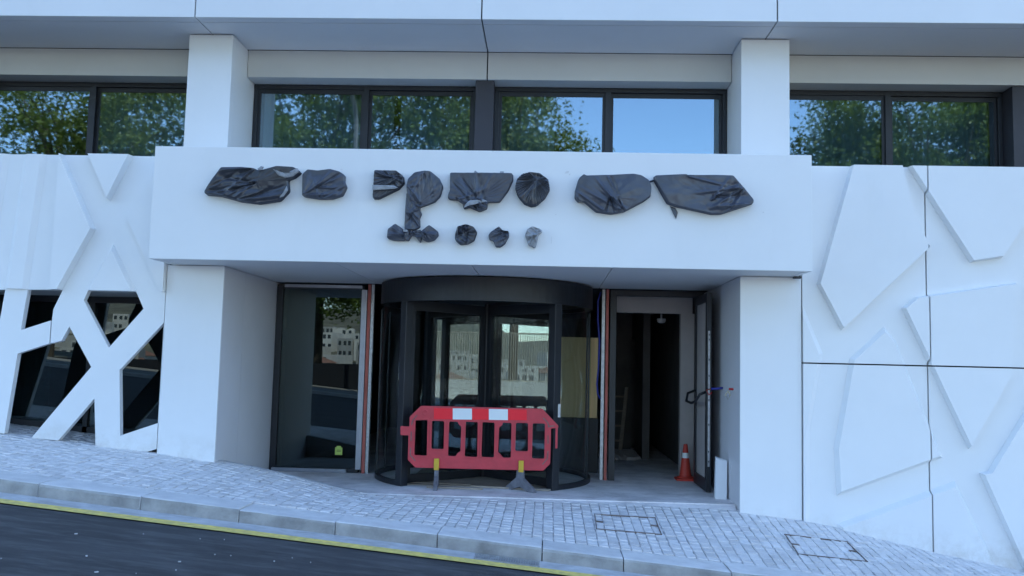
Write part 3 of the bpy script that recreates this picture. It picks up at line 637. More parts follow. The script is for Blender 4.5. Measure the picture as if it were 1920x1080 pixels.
# ------------------------------------------------------------------ wrapped sign letters
def A_(p): return [(370 + a / 5.4, 300 + b / 5.4) for a, b in p]
def B_(p): return [(680 + a / 5.0526, 300 + b / 5.0526) for a, b in p]
def C_(p): return [(1060 + a / 5.0526, 300 + b / 5.0526) for a, b in p]
def resample(poly, n):
    P = [Vector(p) for p in poly]; P.append(P[0]); L = [(b - a).length for a, b in zip(P, P[1:])]; T = sum(L); out = []
    for k in range(n):
        d = T * k / n
        for i, l in enumerate(L):
            if d <= l: out.append(P[i] + (P[i + 1] - P[i]) * (d / l)); break
            d -= l
    return out
def bag(name, outline, gather, depth, m, seed, amp=.02, freq=9, parent=None, n=200, yb=-.002, fw=.3, ang=None, cw=1.):
    r = random.Random(seed); pts = resample([(p[0], p[1]) for p in xz(rounded(outline, 2.5), 0)], n); c = Vector(xz([gather], 0)[0])
    size = sum((p - c).length for p in pts) / n
    rings = [(1.0, 0.), (1.006, .45), (1.004, .85), (.988, .98)] + [(.96 - .94 * k / 27, 1.) for k in range(28)]
    ph = [(r.uniform(0, 6.28), r.randint(int(freq * .6), int(freq * 1.8)), r.uniform(.4, 1)) for _ in range(5)]
    folds = []                             # pulled folds: ridges running from corners and the gather point across the film
    anchors = [Vector(p) for p in r.sample(xz(outline, 0), 3)] + [c]
    for a in anchors:
        base = r.uniform(0, 6.28) if (a - c).length < .02 else math.atan2(c.y - a.y, c.x - a.x)
        if ang is not None: base = ang + (math.pi if math.cos(base - ang) < 0 else 0)
        for k in range(5):
            t = base + r.gauss(0, .45); L = size * r.uniform(.8, 2.0)
            folds.append((a + Vector((r.uniform(-.02, .02), r.uniform(-.02, .02))), Vector((math.cos(t), math.sin(t))), L, r.uniform(.007, .018), r.choice((1, 1, -1)) * r.uniform(.4, 1)))
    q = MB()
    for s, hh in rings:
        for i, p in enumerate(pts):
            th = 2 * math.pi * i / n; d = (p - c); w = c + d * s
            fold = sum(a * (1 - abs(math.sin(k * th + f)) * 2) for f, k, a in ph) / 5.
            lev = min(1, s * 2.2) * (0.45 + .55 * (1 - abs(2 * s - 1.1)))
            cr = noise.noise(Vector((w.x * 3.2 + seed, w.y * 4.5, seed * 3.1))); fine = noise.noise(Vector((w.x * 17, w.y * 17, seed * 1.3)))
            rid = 0
            for a, dr, L, wd, am in folds:
                v = w - a; t = v.dot(dr) / L
                if 0 < t < 1:
                    e = (v.x * dr.y - v.y * dr.x) / (wd * (.6 + 1.3 * t))
                    if abs(e) < 3: rid += am * math.exp(-e * e) * (1 - t) ** .6
            y = -depth * hh - hh * (amp * fw * fold * lev + amp * .8 * cr + amp * .12 * fine + amp * .9 * cw * rid * min(1, max(0, 1.01 - s) * 7))
            w = c + d * s * (1 + .014 * fw * fold * (s > .9))
            q.v.append((w.x, min(yb, y) if s < 1 else yb, w.y))
    K = len(rings)
    for j in range(K - 1):
        for i in range(n): q.f.append((j * n + i, j * n + (i + 1) % n, (j + 1) * n + (i + 1) % n, (j + 1) * n + i))
    q.f.append(tuple(range((K - 1) * n, K * n)))
    return obj(name, q, M[m], parent, smooth=True)
def strip(name, outline, y, m, parent, amp=.006, seed=1):
    P = xz(outline, 0); q = MB(); pts = resample(P, 40); c = sum(pts, Vector((0, 0))) / 40
    for s, h in ((1, 0), (.97, 1), (.7, 1.2), (.35, 1.1)):
        for i, p in enumerate(pts):
            w = c + (p - c) * s; q.v.append((w.x, y - .006 * h - amp * h * (.6 + noise.noise(Vector((w.x * 30, w.y * 30, seed)))), w.y))
    for j in range(3):
        for i in range(40): q.f.append((j * 40 + i, j * 40 + (i + 1) % 40, (j + 1) * 40 + (i + 1) % 40, (j + 1) * 40 + i))
    q.f.append(tuple(range(120, 160))); q.f.append(tuple(reversed(range(40))))
    return obj(name, q, M[m], parent, smooth=True)
G = 'sign letters wrapped in bin bags on the canopy'
def letter(label, outline, gather, depth, m, seed, **k):
    p = xz([gather], 0)[0]; e = empty('wrapped_letter', (p[0], 0, p[1])); tag(e, label, 'wrapped letter', G)
    bag('bag_wrap', outline, gather, depth, m, seed, parent=e, **k); return e
e = letter('leftmost and glossiest wide wrapped letter with a torn grey flap on its upper right', A_([(98, 335), (180, 200), (265, 90), (480, 85), (600, 100), (655, 125), (830, 80), (1010, 90), (1062, 140), (1000, 190), (935, 215), (942, 330), (850, 425), (640, 455), (450, 430), (250, 375), (105, 362)]), A_([(620, 240)])[0], .10, 'bag', 1, amp=.036, freq=5, fw=.15, ang=.35)
strip('grey_flap', A_([(800, 118), (850, 150), (940, 155), (1020, 150), (1040, 100), (1062, 140), (1000, 190), (930, 205), (860, 185)]), -.115, 'bag_grey', e)
strip('grey_flap', A_([(645, 115), (680, 85), (710, 95), (690, 125), (655, 130)]), -.115, 'bag_grey', e)
strip('grey_flap', A_([(905, 340), (935, 280), (947, 330), (900, 390), (860, 400)]), -.105, 'bag_grey', e)
letter('small square-shouldered wrapped letter with diagonal folds, second from the left', A_([(1080, 375), (1085, 160), (1135, 110), (1240, 120), (1360, 103), (1460, 130), (1505, 170), (1500, 230), (1522, 285), (1480, 370), (1380, 402), (1250, 405), (1100, 382)]), A_([(1230, 290)])[0], .09, 'bag_matt', 2, amp=.018, cw=1.5, freq=6, fw=.15, ang=.8)
e = letter('small wrapped letter with a pale grey band of tape across its lower half', B_([(106, 375), (122, 112), (330, 115), (395, 165), (402, 230), (350, 285), (160, 377)]), B_([(290, 190)])[0], .09, 'bag', 3, amp=.02, freq=10, fw=.6)
strip('grey_tape', B_([(110, 258), (320, 263), (352, 283), (320, 295), (110, 308)]), -.115, 'bag_grey', e, seed=4)
e = letter('tall wrapped letter with round head, hanging stem and a tied bow at its foot', B_([(425, 260), (440, 190), (500, 130), (590, 113), (650, 117), (730, 180), (765, 260), (740, 350), (690, 405), (600, 440), (545, 458), (480, 420), (430, 340)]), B_([(545, 430)])[0], .09, 'bag_matt', 4, amp=.018, freq=8)
bag('bag_stem', B_([(424, 320), (500, 380), (562, 430), (545, 470), (564, 515), (545, 560), (550, 640), (500, 670), (402, 664), (410, 500)]), B_([(480, 520)])[0], .075, 'bag_matt', 5, amp=.02, freq=5, parent=e)
bag('bow_loop', B_([(241, 750), (250, 665), (320, 613), (390, 660), (412, 740), (400, 770), (300, 768)]), B_([(395, 720)])[0], .09, 'bag_matt', 6, amp=.02, freq=6, parent=e)
bag('bow_loop', B_([(572, 760), (570, 680), (640, 625), (715, 680), (722, 720), (680, 767), (620, 782)]), B_([(580, 700)])[0], .09, 'bag_matt', 7, amp=.02, freq=6, parent=e)
bag('bow_knot', B_([(398, 665), (470, 680), (560, 668), (575, 720), (550, 792), (528, 735), (470, 720), (440, 772), (405, 765)]), B_([(480, 700)])[0], .06, 'bag_matt', 8, amp=.015, freq=5, parent=e)
strip('grey_flap', B_([(395, 668), (440, 675), (435, 695), (400, 692)]), -.09, 'bag_grey', e)
e = letter('broad wrapped letter with straight top and a gathered grey-taped knot below', B_([(832, 130), (1425, 138), (1427, 200), (1380, 300), (1300, 407), (1190, 410), (1180, 470), (1110, 497), (1020, 457), (960, 472), (950, 420), (900, 387), (830, 382), (806, 362), (830, 300)]), B_([(1095, 385)])[0], .09, 'bag_matt', 9, amp=.02, cw=1.5, freq=9)
strip('grey_tape', B_([(965, 475), (985, 435), (1020, 402), (1160, 393), (1192, 410), (1060, 442), (1000, 455)]), -.115, 'bag_grey', e, seed=3)
strip('tape_tab', B_([(1050, 128), (1065, 100), (1102, 128)]), -.004, 'bag_grey', e, .002)
strip('tape_tab', B_([(1300, 130), (1303, 108), (1338, 110), (1338, 132)]), -.004, 'bag_grey', e, .002)
letter('round wrapped letter with folds gathered to a pinched centre, right of the broad one', B_([(1445, 270), (1460, 200), (1510, 150), (1590, 130), (1680, 140), (1760, 200), (1774, 290), (1730, 370), (1650, 440), (1600, 452), (1530, 425), (1470, 350)]), B_([(1650, 205)])[0], .10, 'bag', 10, amp=.032, freq=13, fw=1., cw=.3)
e7 = letter('large sagging wrapped letter with rounded right end, second from the right', C_([(88, 370), (90, 300), (125, 185), (170, 148), (190, 163), (400, 155), (640, 143), (720, 158), (790, 205), (813, 270), (805, 350), (740, 400), (550, 500), (430, 520), (290, 500), (170, 400), (120, 408)]), C_([(430, 380)])[0], .10, 'bag_matt', 11, amp=.028, cw=1.5, freq=4, fw=.12, ang=-.85)
e8 = letter('rightmost wrapped letter, slanted, with a ragged tail hanging below', C_([(835, 160), (1130, 150), (1140, 158), (1400, 158), (1575, 162), (1680, 280), (1772, 390), (1770, 422), (1470, 520), (1380, 522), (1050, 450), (960, 420), (840, 210)]), C_([(1380, 380)])[0], .10, 'bag_matt', 12, amp=.028, cw=1.5, freq=4, fw=.12, ang=.6)
strip('bag_tail', C_([(990, 440), (1040, 455), (1064, 500), (1048, 562), (1020, 510)]), -.012, 'bag_matt', e8)
q = MB(); P0, P1 = atY(1218, 341, -.03), atY(1227, 338, -.03); q.tube([P0, P1], .012, 6); obj('bag_tie', q, M['bag'], e8)
letter('small round shiny black bundle below the broad wrapped letter', B_([(882, 720), (905, 640), (985, 620), (1060, 645), (1087, 690), (1060, 770), (1000, 802), (930, 810), (883, 770)]), B_([(960, 710)])[0], .10, 'bag', 13, amp=.04, freq=6)
letter('small leaf-shaped black bundle between the shiny and the grey bundle', B_([(1193, 720), (1215, 690), (1295, 636), (1330, 675), (1387, 683), (1387, 730), (1350, 800), (1305, 832), (1260, 827), (1240, 775), (1200, 757)]), B_([(1300, 690)])[0], .08, 'bag_matt', 14, amp=.024, freq=5)
letter('small crumpled pale grey bundle, rightmost of the lower row', B_([(1538, 720), (1560, 665), (1610, 636), (1680, 660), (1702, 680), (1665, 720), (1650, 800), (1635, 840), (1570, 812)]), B_([(1610, 730)])[0], .08, 'bag_grey', 15, amp=.03, freq=7)

# ------------------------------------------------------------------ barrier
YBA = 1.40
def D_(p): return [(730 + a / 5.647, 740 + b / 5.647) for a, b in p]
bl = atY(816, 915, YBA); bar = empty('plastic_barrier', (3.5, YBA, ZF)); tag(bar, 'red plastic crowd barrier with red and white reflective strip before the revolving door', 'barrier')
outer = D_([(335, 118), (1620, 150), (1790, 330), (1788, 355), (1712, 357), (1703, 730), (1630, 805), (275, 772), (195, 690), (203, 430), (118, 428), (118, 332), (212, 340), (215, 235)])
hs = [[(275, 270), (405, 267), (397, 648), (262, 640)], [(450, 275), (582, 280), (576, 578), (443, 575)], [(632, 283), (725, 285), (735, 318), (762, 335), (754, 602), (718, 620), (702, 655), (618, 650)], [(808, 285), (938, 290), (931, 662), (796, 655)], [(985, 290), (1116, 295), (1108, 666), (974, 660)],
      [(1200, 295), (1294, 300), (1286, 670), (1200, 667), (1180, 637), (1150, 612), (1162, 345), (1195, 325)], [(1340, 298), (1470, 300), (1468, 602), (1331, 597)], [(1518, 302), (1649, 305), (1641, 680), (1509, 675)]]
q = MB(); q.prism(rounded(xz(outer, YBA), .012), [rounded(xz(D_(h), YBA), .02) for h in hs], YBA, YBA + .045); bb = obj('barrier_panel', q, M['red'], bar, bevel=.004)
def rim(pts, w, d, parent, m='red', y=YBA):
    P = [atY(a, b_, y) for a, b_ in D_(pts)]
    for a, b_ in zip(P, P[1:]):
        q = MB(); q.beam(a + Vector((0, -d / 2, 0)), b_ + Vector((0, -d / 2, 0)), w, d, (0, 1, 0)); obj('rib', q, M[m], parent)
for h in (hs[0], hs[1], hs[3], hs[4], hs[6], hs[7]):        # moulded lip round each opening
    P = xz(D_(h), YBA); c = sum((Vector(p) for p in P), Vector((0, 0))) / 4
    o_ = [tuple(c + (Vector(p) - c) + Vector((math.copysign(.018, p[0] - c.x), math.copysign(.018, p[1] - c.y)))) for p in P]
    q = MB(); q.prism(rounded(o_, .03), [rounded(P, .02)], YBA - .008, YBA); obj('moulded_lip', q, M['red'], bb)
for pts in ([(1680, 300), (1688, 350)], [(1690, 335), (1750, 330)], [(1680, 430), (1680, 520)], [(1680, 595), (1672, 680), (1620, 740)], [(1630, 245), (1680, 300)], [(235, 320), (250, 270), (295, 215)], [(232, 390), (230, 490)], [(226, 560), (222, 640), (275, 700)]):
    P = [atY(a, b_, YBA) for a, b_ in D_(pts)]
    for a, b_ in zip(P, P[1:]):
        q = MB(); q.beam(a + Vector((0, -.0012, 0)), b_ + Vector((0, -.0012, 0)), .012, .002, (0, 1, 0)); obj('moulded_groove', q, M['redtape'] if 0 else M['rust'], bb)
c = atY(730 + 378 / 5.647, 740 + 188 / 5.647, YBA)
q = MB(); n = 20; q.add([(c.x + r * math.cos(6.2832 * k / n), c.y - y, c.z + r * math.sin(6.2832 * k / n)) for r, y in ((.037, .0), (.034, .006), (.027, .004), (.02, .001)) for k in range(n)], [(j * n + k, j * n + (k + 1) % n, (j + 1) * n + (k + 1) % n, (j + 1) * n + k) for j in range(3) for k in range(n)] + [tuple(range(3 * n, 4 * n))]); obj('round_boss', q, M['red'], bb, smooth=True)
q = MB(); a, b_ = atY(730 + 1772 / 5.647, 740 + 357 / 5.647, YBA), atY(730 + 1772 / 5.647, 740 + 570 / 5.647, YBA); q.box(a.x - .013, a.x + .013, YBA + .01, YBA + .035, b_.z, a.z); obj('hook_pin', q, M['red'], bar)
for x0, x1, m, dz in ((472, 670, 'redtape', 0), (672, 875, 'whitetape', 2), (877, 1052, 'redtape', 4), (1054, 1255, 'whitetape', 6), (1257, 1455, 'redtape', 8)):
    pts = D_([(x0, 141 + dz * 1.6), (x1, 144 + dz * 1.9), (x1, 261 + dz * 1.4), (x0, 259 + dz * 1.3)])
    q = MB(); q.prism(xz(pts, YBA), [], YBA - .004, YBA - .0005); obj('reflective_patch', q, M[m], bar)
for (px, py0, py1, ang) in ((499, 678, 802, 4), (1396, 700, 824, 48)):
    t = atY(730 + px / 5.647, 740 + py0 / 5.647, YBA - .035); b_ = atY(730 + px / 5.647, 740 + py1 / 5.647, YBA - .035)
    q = MB(); q.box(t.x - .031, t.x + .031, YBA - .03, YBA - .002, b_.z, t.z); ft = obj('yellow_clip', q, M['yplas'], bar, bevel=.006)
    ca, sa = math.cos(math.radians(ang)), math.sin(math.radians(ang)); zt = b_.z + .05
    prof = [(-.03, zt), (.05, zt), (.06, zt - .12), (.22, ZF + .04), (.24, ZF), (.14, ZF), (.0, ZF + .05), (-.14, ZF), (-.24, ZF), (-.22, ZF + .04), (-.04, zt - .12)]
    q = MB(); q.prism([(u, z) for u, z in prof], [], -.026, .026)
    q.v = [(t.x - u_[0] * sa - u_[1] * ca * 1, YBA + .02 + u_[0] * ca * -1 * -1 - u_[1] * sa, u_[2]) for u_ in q.v]
    obj('foot', q, M['foot'], bar, bevel=.004)

# ------------------------------------------------------------------ cone, foam block, odds and ends at the entrance
cp = atZ(1284, 893, ZF); e = empty('traffic_cone', (cp.x, 2.95, ZF)); tag(e, 'small red traffic cone with white band standing inside the open doorway', 'cone')
cx_, cy_ = atY(1285, 890, 2.95).x, 2.95
q = MB(); q.box(cx_ - .135, cx_ + .135, cy_ - .135, cy_ + .135, ZF, ZF + .03); q.lathe([(.115, ZF + .03), (.11, ZF + .05), (.083, ZF + .055)], (cx_, cy_, 0), 20); obj('base', q, M['cone'], e, bevel=.008)
q = MB(); q.lathe([(.082, ZF + .05), (.05, ZF + .30)], (cx_, cy_, 0), 24); q.lathe([(.041, ZF + .37), (.028, ZF + .47), (.024, ZF + .485), (.014, ZF + .487)], (cx_, cy_, 0), 24); obj('cone_body', q, M['cone'], e, smooth=False)
q = MB(); q.lathe([(.0502, ZF + .30), (.0412, ZF + .37)], (cx_, cy_, 0), 24); obj('reflective_band', q, M['whitetape'], e, smooth=False)
fb = atZ(1349, 938, ZF); q = MB(); q.add([(6.365, 1.20, ZF), (6.50, 1.20, ZF), (6.50, 1.29, ZF), (6.365, 1.29, ZF), (6.385, 1.25, .60), (6.515, 1.25, .575), (6.515, 1.33, .575), (6.385, 1.33, .615)], [(0, 3, 2, 1), (4, 5, 6, 7), (0, 1, 5, 4), (1, 2, 6, 5), (2, 3, 7, 6), (3, 0, 4, 7)])
tag(obj('foam_block', q, M['foam'], bevel=.006), 'white foam block leaning on the right pillar beside the open door', 'foam block')
q = MB(); q.tube([atZ(762, 902, ZF + .035), atZ(900, 886, ZF + .035)], .035, 12); tag(obj('black_pipe', q, M['black'], smooth=False), 'black pipe lying on the floor behind the left barrier foot', 'pipe')
for lab, a, b_, w in (('long pale timber strip on the floor under the left half of the barrier', (746, 904), (882, 909), .05), ('broad timber strip on the floor under the right half of the barrier', (884, 911), (1032, 919), .07), ('thin short timber batten lying before the left barrier foot', (800, 913), (905, 917), .025)):
    q = MB(); q.beam(atZ(*a, ZF + .012) , atZ(*b_, ZF + .012), w, .02); tag(obj('timber_strip', q, M['timber']), lab, 'timber', 'timber strips on the threshold')
q = MB(); q.box(2.62, 4.45, 1.62, 3.5, ZF + .002, ZF + .012); tag(obj('floor_board', q, M['timber']), 'brown protective board covering the floor inside the revolving door', 'board')
# loose cables
q = MB(); P = [(1126, 548), (1121, 565), (1121, 600), (1124, 640), (1122, 690), (1119, 720), (1121, 740), (1126, 748)]; q.tube([atY(a, b_, YW - .02) for a, b_ in P], .011, 8); tag(obj('blue_cable', q, M['blue'], smooth=True), 'dark blue cable looping down the stud beside the revolving door', 'cable')
def stub(lab, y, z, items):
    e = empty('cable_stub', (6.53, y, z)); tag(e, lab, 'cable', 'cable ends poking from the right reveal')
    for m, pts, r in items: q = MB(); q.tube([(6.53 + a, y + b_, z + c_) for a, b_, c_ in pts], r, 8); obj('wire', q, M[m], e, smooth=True)
yy = 1.46; zz = atY(1368, 722, .9).z
stub('blue and red cable end poking out of the reveal beside the door leaf', 1.62, 1.42, [('blue', [(.01, 0, 0), (-.07, .0, -.01), (-.14, .02, -.015)], .014), ('redc', [(-.14, .02, -.015), (-.2, .0, -.03), (-.17, .0, -.09), (-.13, .02, -.06)], .008)])
stub('short red cable end with a tan loop nearest the pillar corner', 1.0, 1.42, [('redc', [(.01, 0, 0), (-.05, 0, 0)], .013), ('tan', [(-.06, 0, -.02), (-.09, 0, -.07), (-.06, 0, -.12), (-.035, 0, -.07), (-.06, 0, -.02)], .007)])
# inside the building
q = MB(); q.box(4.55, 5.12, 3.5, 3.9, ZF, .90); tag(obj('site_crate', q, M['black'], bevel=.01), 'dark crate under the plywood sheet inside the entrance', 'crate')
q = MB(); q.obox((4.83, 3.56, 1.485), (.27, 0, 0), (0, .012, 0), (0, 0, .58)); tag(obj('plywood_sheet', q, M['ply']), 'tan plywood sheet standing inside, seen right of the revolving door', 'plywood')
lad = empty('shelf_ladder', (5.62, 6.6, ZF)); tag(lad, 'pale timber ladder leaning in the dark room beyond the open doorway', 'ladder')
for dx in (0, -.32):
    q = MB(); q.beam((5.66 + dx, 6.3, ZF), (5.82 + dx, 6.9, 1.28), .06, .04); obj('rail', q, M['timber'], lad)
for k in range(4):
    t = .2 + k * .22; q = MB(); y_ = 6.3 + .6 * t; z_ = ZF + 1.15 * t; x_ = 5.66 + .16 * t; q.beam((x_ - .32, y_, z_), (x_, y_, z_), .03, .03); obj('rung', q, M['timber'], lad)
sm = empty('smoke_detector', (5.93, 4.6, 2.76)); tag(sm, 'round white smoke detector on the ceiling inside the open doorway', 'smoke detector')
sp = atY(1240, 600, 4.4); q = MB(); q.lathe([(.03, sp.z - .05), (.06, sp.z - .035), (.07, sp.z), (.07, sp.z + .02), (.015, sp.z + .021), (.015, 2.77)], (sp.x, 4.4, 0), 20); obj('housing', q, M['foam'], sm)
db = MB(); rr = random.Random(5)
for i in range(70):
    x_, y_ = rr.uniform(4.9, 5.9), rr.uniform(5.4, 6.6); s_ = rr.uniform(.02, .09); db.obox((x_, y_, ZF + s_ * .4), (s_, s_ * .3, 0), (-s_ * .3, s_ * .7, .02), (0, .01, s_ * .4))
tag(obj('rubble', db, M['lintel']), 'rubble and scraps on the floor of the dark room', 'rubble', kind='stuff')
q = MB(); st_ = atY(635, 846, YW - .006); q.box(st_.x - .05, st_.x + .05, YW - .008, YW - .0045, st_.z - .05, st_.z + .05); q.box(st_.x - .03, st_.x + .03, YW - .008, YW - .0045, st_.z + .05, st_.z + .07); s1 = obj('glass_sticker', q, M['lime']); tag(s1, 'lime green sticker low on the left entrance window', 'sticker')
for dz in (-.005, .012): q = MB(); q.box(st_.x - .025, st_.x + .03, YW - .0095, YW - .0082, st_.z + dz, st_.z + dz + .006); obj('printed_line', q, M['joint'], s1)
q = MB(); a = atY(1497, 519, .55); q.box(a.x - .05, a.x + .03, .52, .6, ZC0 - .022, ZC0 + .003); tag(obj('soffit_sensor', q, M['black']), 'tiny black sensor under the right end of the canopy', 'sensor')
# curtains
def curtain(lab, x0, x1, y, z0, z1, amp=.035):
    q = MB(); n = int((x1 - x0) / .02); 
    for k in range(n + 1):
        x_ = x0 + (x1 - x0) * k / n; d = amp * math.sin(x_ * 42 + 1.3 * math.sin(x_ * 7)) + .02 * math.sin(x_ * 17)
        q.v += [(x_, y + d, z0), (x_, y + d * .8, z1)]
    q.f = [(2 * k, 2 * k + 2, 2 * k + 3, 2 * k + 1) for k in range(n)]
    tag(obj('curtain', q, M['curtain'], smooth=True), lab, 'curtain', 'pleated curtains behind the windows')
curtain('pleated curtain behind the upper right window beside the pillar', 7.6, 8.55, 1.82, 3.61, 5.25)
curtain('pleated curtain behind the far right upper pane', 8.65, 9.9, 1.82, 3.61, 5.25)
curtain('pleated curtain behind the left edge of the window right of the dark column', 3.7, 4.4, 1.82, 3.61, 5.25)
curtain('pleated curtain in the left half of the upper middle window', .6, 2.3, 1.82, 3.61, 5.25)
curtain('pleated curtain behind the pane beside the dark centre column', 2.4, 3.35, 1.82, 3.61, 5.25)
curtain('pleated curtain behind the upper left window next to the pillar', -1.6, -.2, 1.82, 3.61, 5.25)
curtain('pale curtain behind the lower cut-outs at the left edge', -3.0, -2.1, 1.95, .51, 2.45)

# ------------------------------------------------------------------ across the street (seen mirrored in the glass)
def tree(label, x, y, crown, seed, leaves=9000, m='leafA', trunk_h=4.5, lean=(0, 0)):
    r = random.Random(seed); zb = zroad(x, -8) + .02 if y > -20 else hillz(x, y); e = empty('street_tree', (x, y, zb)); tag(e, label, 'tree', 'street trees across the road')
    q = MB(); top = Vector((x + lean[0], y + lean[1], zb + trunk_h)); q.tube([(x, y, zb - .2), (x + lean[0] * .3, y, zb + trunk_h * .5), top], .22, 10, r1=.15)
    lq = MB()
    cl = []
    for (cx, cy, cz, rx_, ry_, rz_) in crown:
        nb = int(9 * rx_ * rz_) + 8
        for _ in range(nb):
            while 1:
                u = Vector((r.uniform(-1, 1), r.uniform(-1, 1), r.uniform(-1, 1)))
                if .25 < u.length < 1: break
            cl.append(Vector((cx + u.x * rx_, cy + u.y * ry_, cz + u.z * rz_)))
    for c in cl[::4]:
        mid = (top + c) / 2 + Vector((r.uniform(-.4, .4), r.uniform(-.4, .4), r.uniform(-.2, .6))); q.tube([top - Vector((0, 0, r.uniform(0, 1))), mid, c], .07, 5, r1=.012)
    per = int(leaves * 2.6) // len(cl)
    for c in cl:
        sp = r.uniform(.28, .55)
        for _ in range(per):
            p = c + Vector((r.gauss(0, sp), r.gauss(0, sp), r.gauss(0, sp * .7))); s = r.uniform(.055, .12)
            a = Vector((r.gauss(0, 1), r.gauss(0, 1), r.gauss(0, .6))).normalized(); b = a.cross(Vector((r.gauss(0, 1), r.gauss(0, 1), r.gauss(0, 1)))).normalized()
            n = len(lq.v); lq.v += [tuple(p - a * s), tuple(p + b * s * .45), tuple(p + a * s), tuple(p - b * s * .45)]; lq.f.append((n, n + 1, n + 2, n + 3))
    obj('trunk', q, M['bark'], e)
    me = bpy.data.meshes.new('crown'); me.from_pydata(lq.v, [], lq.f); me.update(); add_obj('crown', me, M[m], e)
YT = -18.
tree('broad leafy tree across the road, mirrored in the upper left window', -13.2, YT, [(-13.2, YT, 10, 4.2, 3, 3.2), (-10, YT + .5, 9.2, 2.5, 2.5, 2.5)], 1, 11000, 'leafB', 5.5)
tree('dense tree across the road, mirrored in the middle left window', -4.2, YT, [(-4.5, YT, 10.2, 4, 3, 3.4), (-.8, YT, 9.6, 3.0, 2.6, 3.0), (-4.6, YT + .8, 5.6, 2.0, 1.5, 1.3), (-2.9, YT + 1.2, 4.3, 1.5, 1.1, 1.2)], 2, 18000, 'leafA', 4.5)
tree('spreading tree with lit edge, mirrored beside the dark centre column', 3.0, YT - .5, [(3.0, YT - .5, 9.8, 2.0, 2.4, 2.8), (4.6, YT - .5, 8.6, 1.5, 1.6, 1.5), (1.4, YT, 10, 2, 2, 2.5)], 3, 9000, 'leafB', 5.2)
tree('dark tree across the road, mirrored in the upper right window', 17.2, YT, [(17.2, YT, 9.8, 4.2, 3, 3.2), (14.6, YT, 8.6, 1.7, 1.8, 1.9), (20.5, YT, 9.6, 3, 2.5, 3)], 4, 22000, 'leafA', 4.8)
tree('young tree with hanging leaves, mirrored in the revolving door', 6.3, -16.6, [(6.3, -16.6, 4.4, 1.5, 1.2, 1.5)], 5, 3500, 'leafA', 3.0)
# parapet and slatted railing
q = MB(); xs = [-1.6 + i for i in range(26)]
for a, b_ in zip(xs, xs[1:]):
    za, zb = zroad(a, -8) + .1, zroad(b_, -8) + .1
    q.add([(a, -15.6, za - .3), (b_, -15.6, zb - .3), (b_, -15.85, zb - .3), (a, -15.85, za - .3), (a, -15.6, 1.05), (b_, -15.6, 1.05), (b_, -15.85, 1.05), (a, -15.85, 1.05)], [(0, 1, 5, 4), (4, 5, 6, 7), (7, 6, 2, 3)] + ([(0, 4, 7, 3)] if a == xs[0] else []) + ([(1, 2, 6, 5)] if b_ == xs[-1] else []))
tag(obj('parapet_wall', q, M['parapet']), 'low pale parapet wall across the road below the slatted railing', 'wall')
fe = empty('slatted_railing', (4, -15.72, 1.05)); tag(fe, 'tall railing of thin vertical metal slats on the wall across the road', 'fence')
sme = MB().box(-.017, .017, -.02, .02, 0, 1.68).mesh('slat'); sme.materials.append(M['slat'])
for k in range(140):
    o = bpy.data.objects.new('slat', sme); COL.objects.link(o); o.parent = fe; o.location = (-4.3 + k * .085, 0, .05)
q = MB(); q.box(-.4, 11.7, -15.75, -15.69, 2.78, 2.83); q.box(-.4, 11.7, -15.75, -15.69, 1.06, 1.10); obj('rail', q, M['slat'], fe)
for xx in (2.6, 5.4): q = MB(); q.box(xx, xx + .09, -15.8, -15.76, 1.05, 2.85); obj('post', q, M['hoard'], fe)
q = MB(); q.box(-16, -1.62, -15.75, -15.7, .2, 1.55); tag(obj('dark_hoarding', q, M['hoard']), 'long dark site hoarding across the road left of the parapet', 'hoarding')
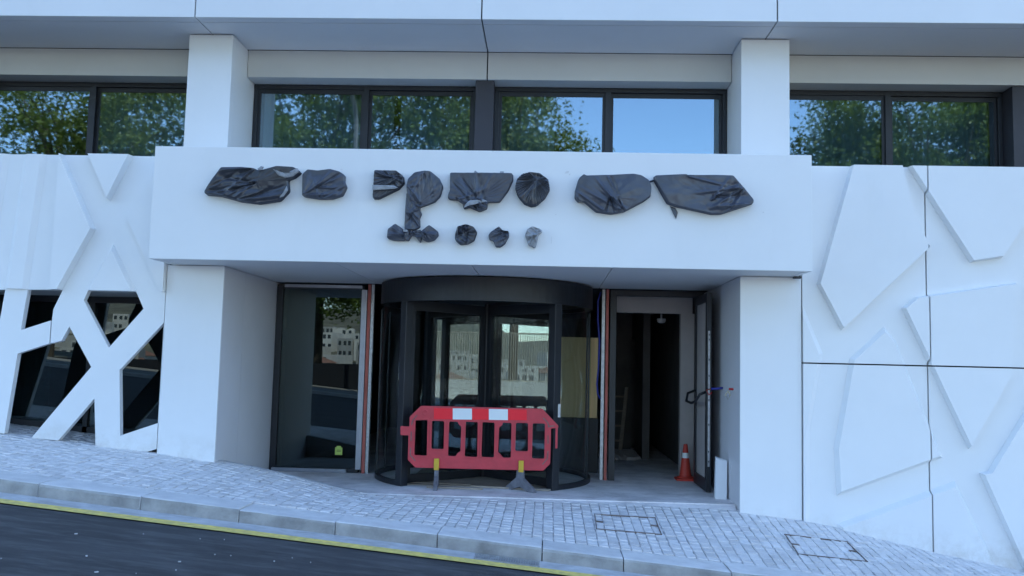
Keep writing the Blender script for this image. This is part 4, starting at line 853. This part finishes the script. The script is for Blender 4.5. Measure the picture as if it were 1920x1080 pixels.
# street lamp
e = empty('street_lamp', (-1.75, -14.2, zroad(-1.75, -8))); tag(e, 'tall street lamp with curved arm across the road', 'lamp')
q = MB(); q.tube([(-1.75, -14.2, 0), (-1.75, -14.2, 9.0), (-1.75, -13.9, 9.5), (-1.75, -13.3, 9.75), (-1.75, -12.8, 9.8)], .07, 10); obj('pole', q, M['galv'], e, smooth=True)
q = MB(); q.box(-1.9, -1.6, -13.2, -12.5, 9.72, 9.85); obj('lamp_head', q, M['galv'], e)
# hillside houses
def house_meshes(k):
    r = random.Random(k); w, d, h = r.uniform(4.5, 8), 9, r.choice((3, 6, 6))
    wall = MB().box(-w / 2, w / 2, -d / 2, d / 2, -4, h).mesh('wall')
    ro = MB(); e = .5; ro.add([(-w / 2 - e, -d / 2 - e, h), (w / 2 + e, -d / 2 - e, h), (w / 2 + e, d / 2 + e, h), (-w / 2 - e, d / 2 + e, h), (-w / 2 + 2.5, 0, h + 2), (w / 2 - 2.5, 0, h + 2)], [(0, 1, 5, 4), (2, 3, 4, 5), (1, 2, 5), (3, 0, 4), (3, 2, 1, 0)])
    wins = []
    for zz in [1 + 3 * i for i in range(h // 3)]:
        for i in range(3):
            if r.random() < .7: wins.append((-w / 2 + w * (i + .5) / 3 + r.uniform(-.3, .3), zz))
    return wall, ro.mesh('roof'), wins
HM = [house_meshes(k) for k in range(4)]
wm = MB().box(-.5, .5, 4.44, 4.53, 0, 1.3).mesh('window'); wm.materials.append(M['hwin'])
for wl, rf, _ in HM: wl.materials.append(M['house']); rf.materials.append(M['roof'])
r = random.Random(11)
for k in range(150):
    y = -180 - 24 * (k // 25) + r.uniform(-8, 8); x = -170 + (k % 25) * 9.5 + r.uniform(-4, 4)
    e = empty('hillside_house', (x, y, hillz(x, y))); e.rotation_euler.z = r.uniform(-.5, .5); tag(e, 'small pale house on the far hillside, mirrored in the entrance glass', 'house', 'houses on the far hillside')
    wl, rf, wins = HM[k % 4]
    for nm, me in (('wall', wl),) + ((('roof', rf),) if k % 4 == 1 else ()):
        o = bpy.data.objects.new(nm, me); COL.objects.link(o); o.parent = e
    for wx, wz in wins:
        o = bpy.data.objects.new('window', wm); COL.objects.link(o); o.parent = e; o.location = (wx, 0, wz)
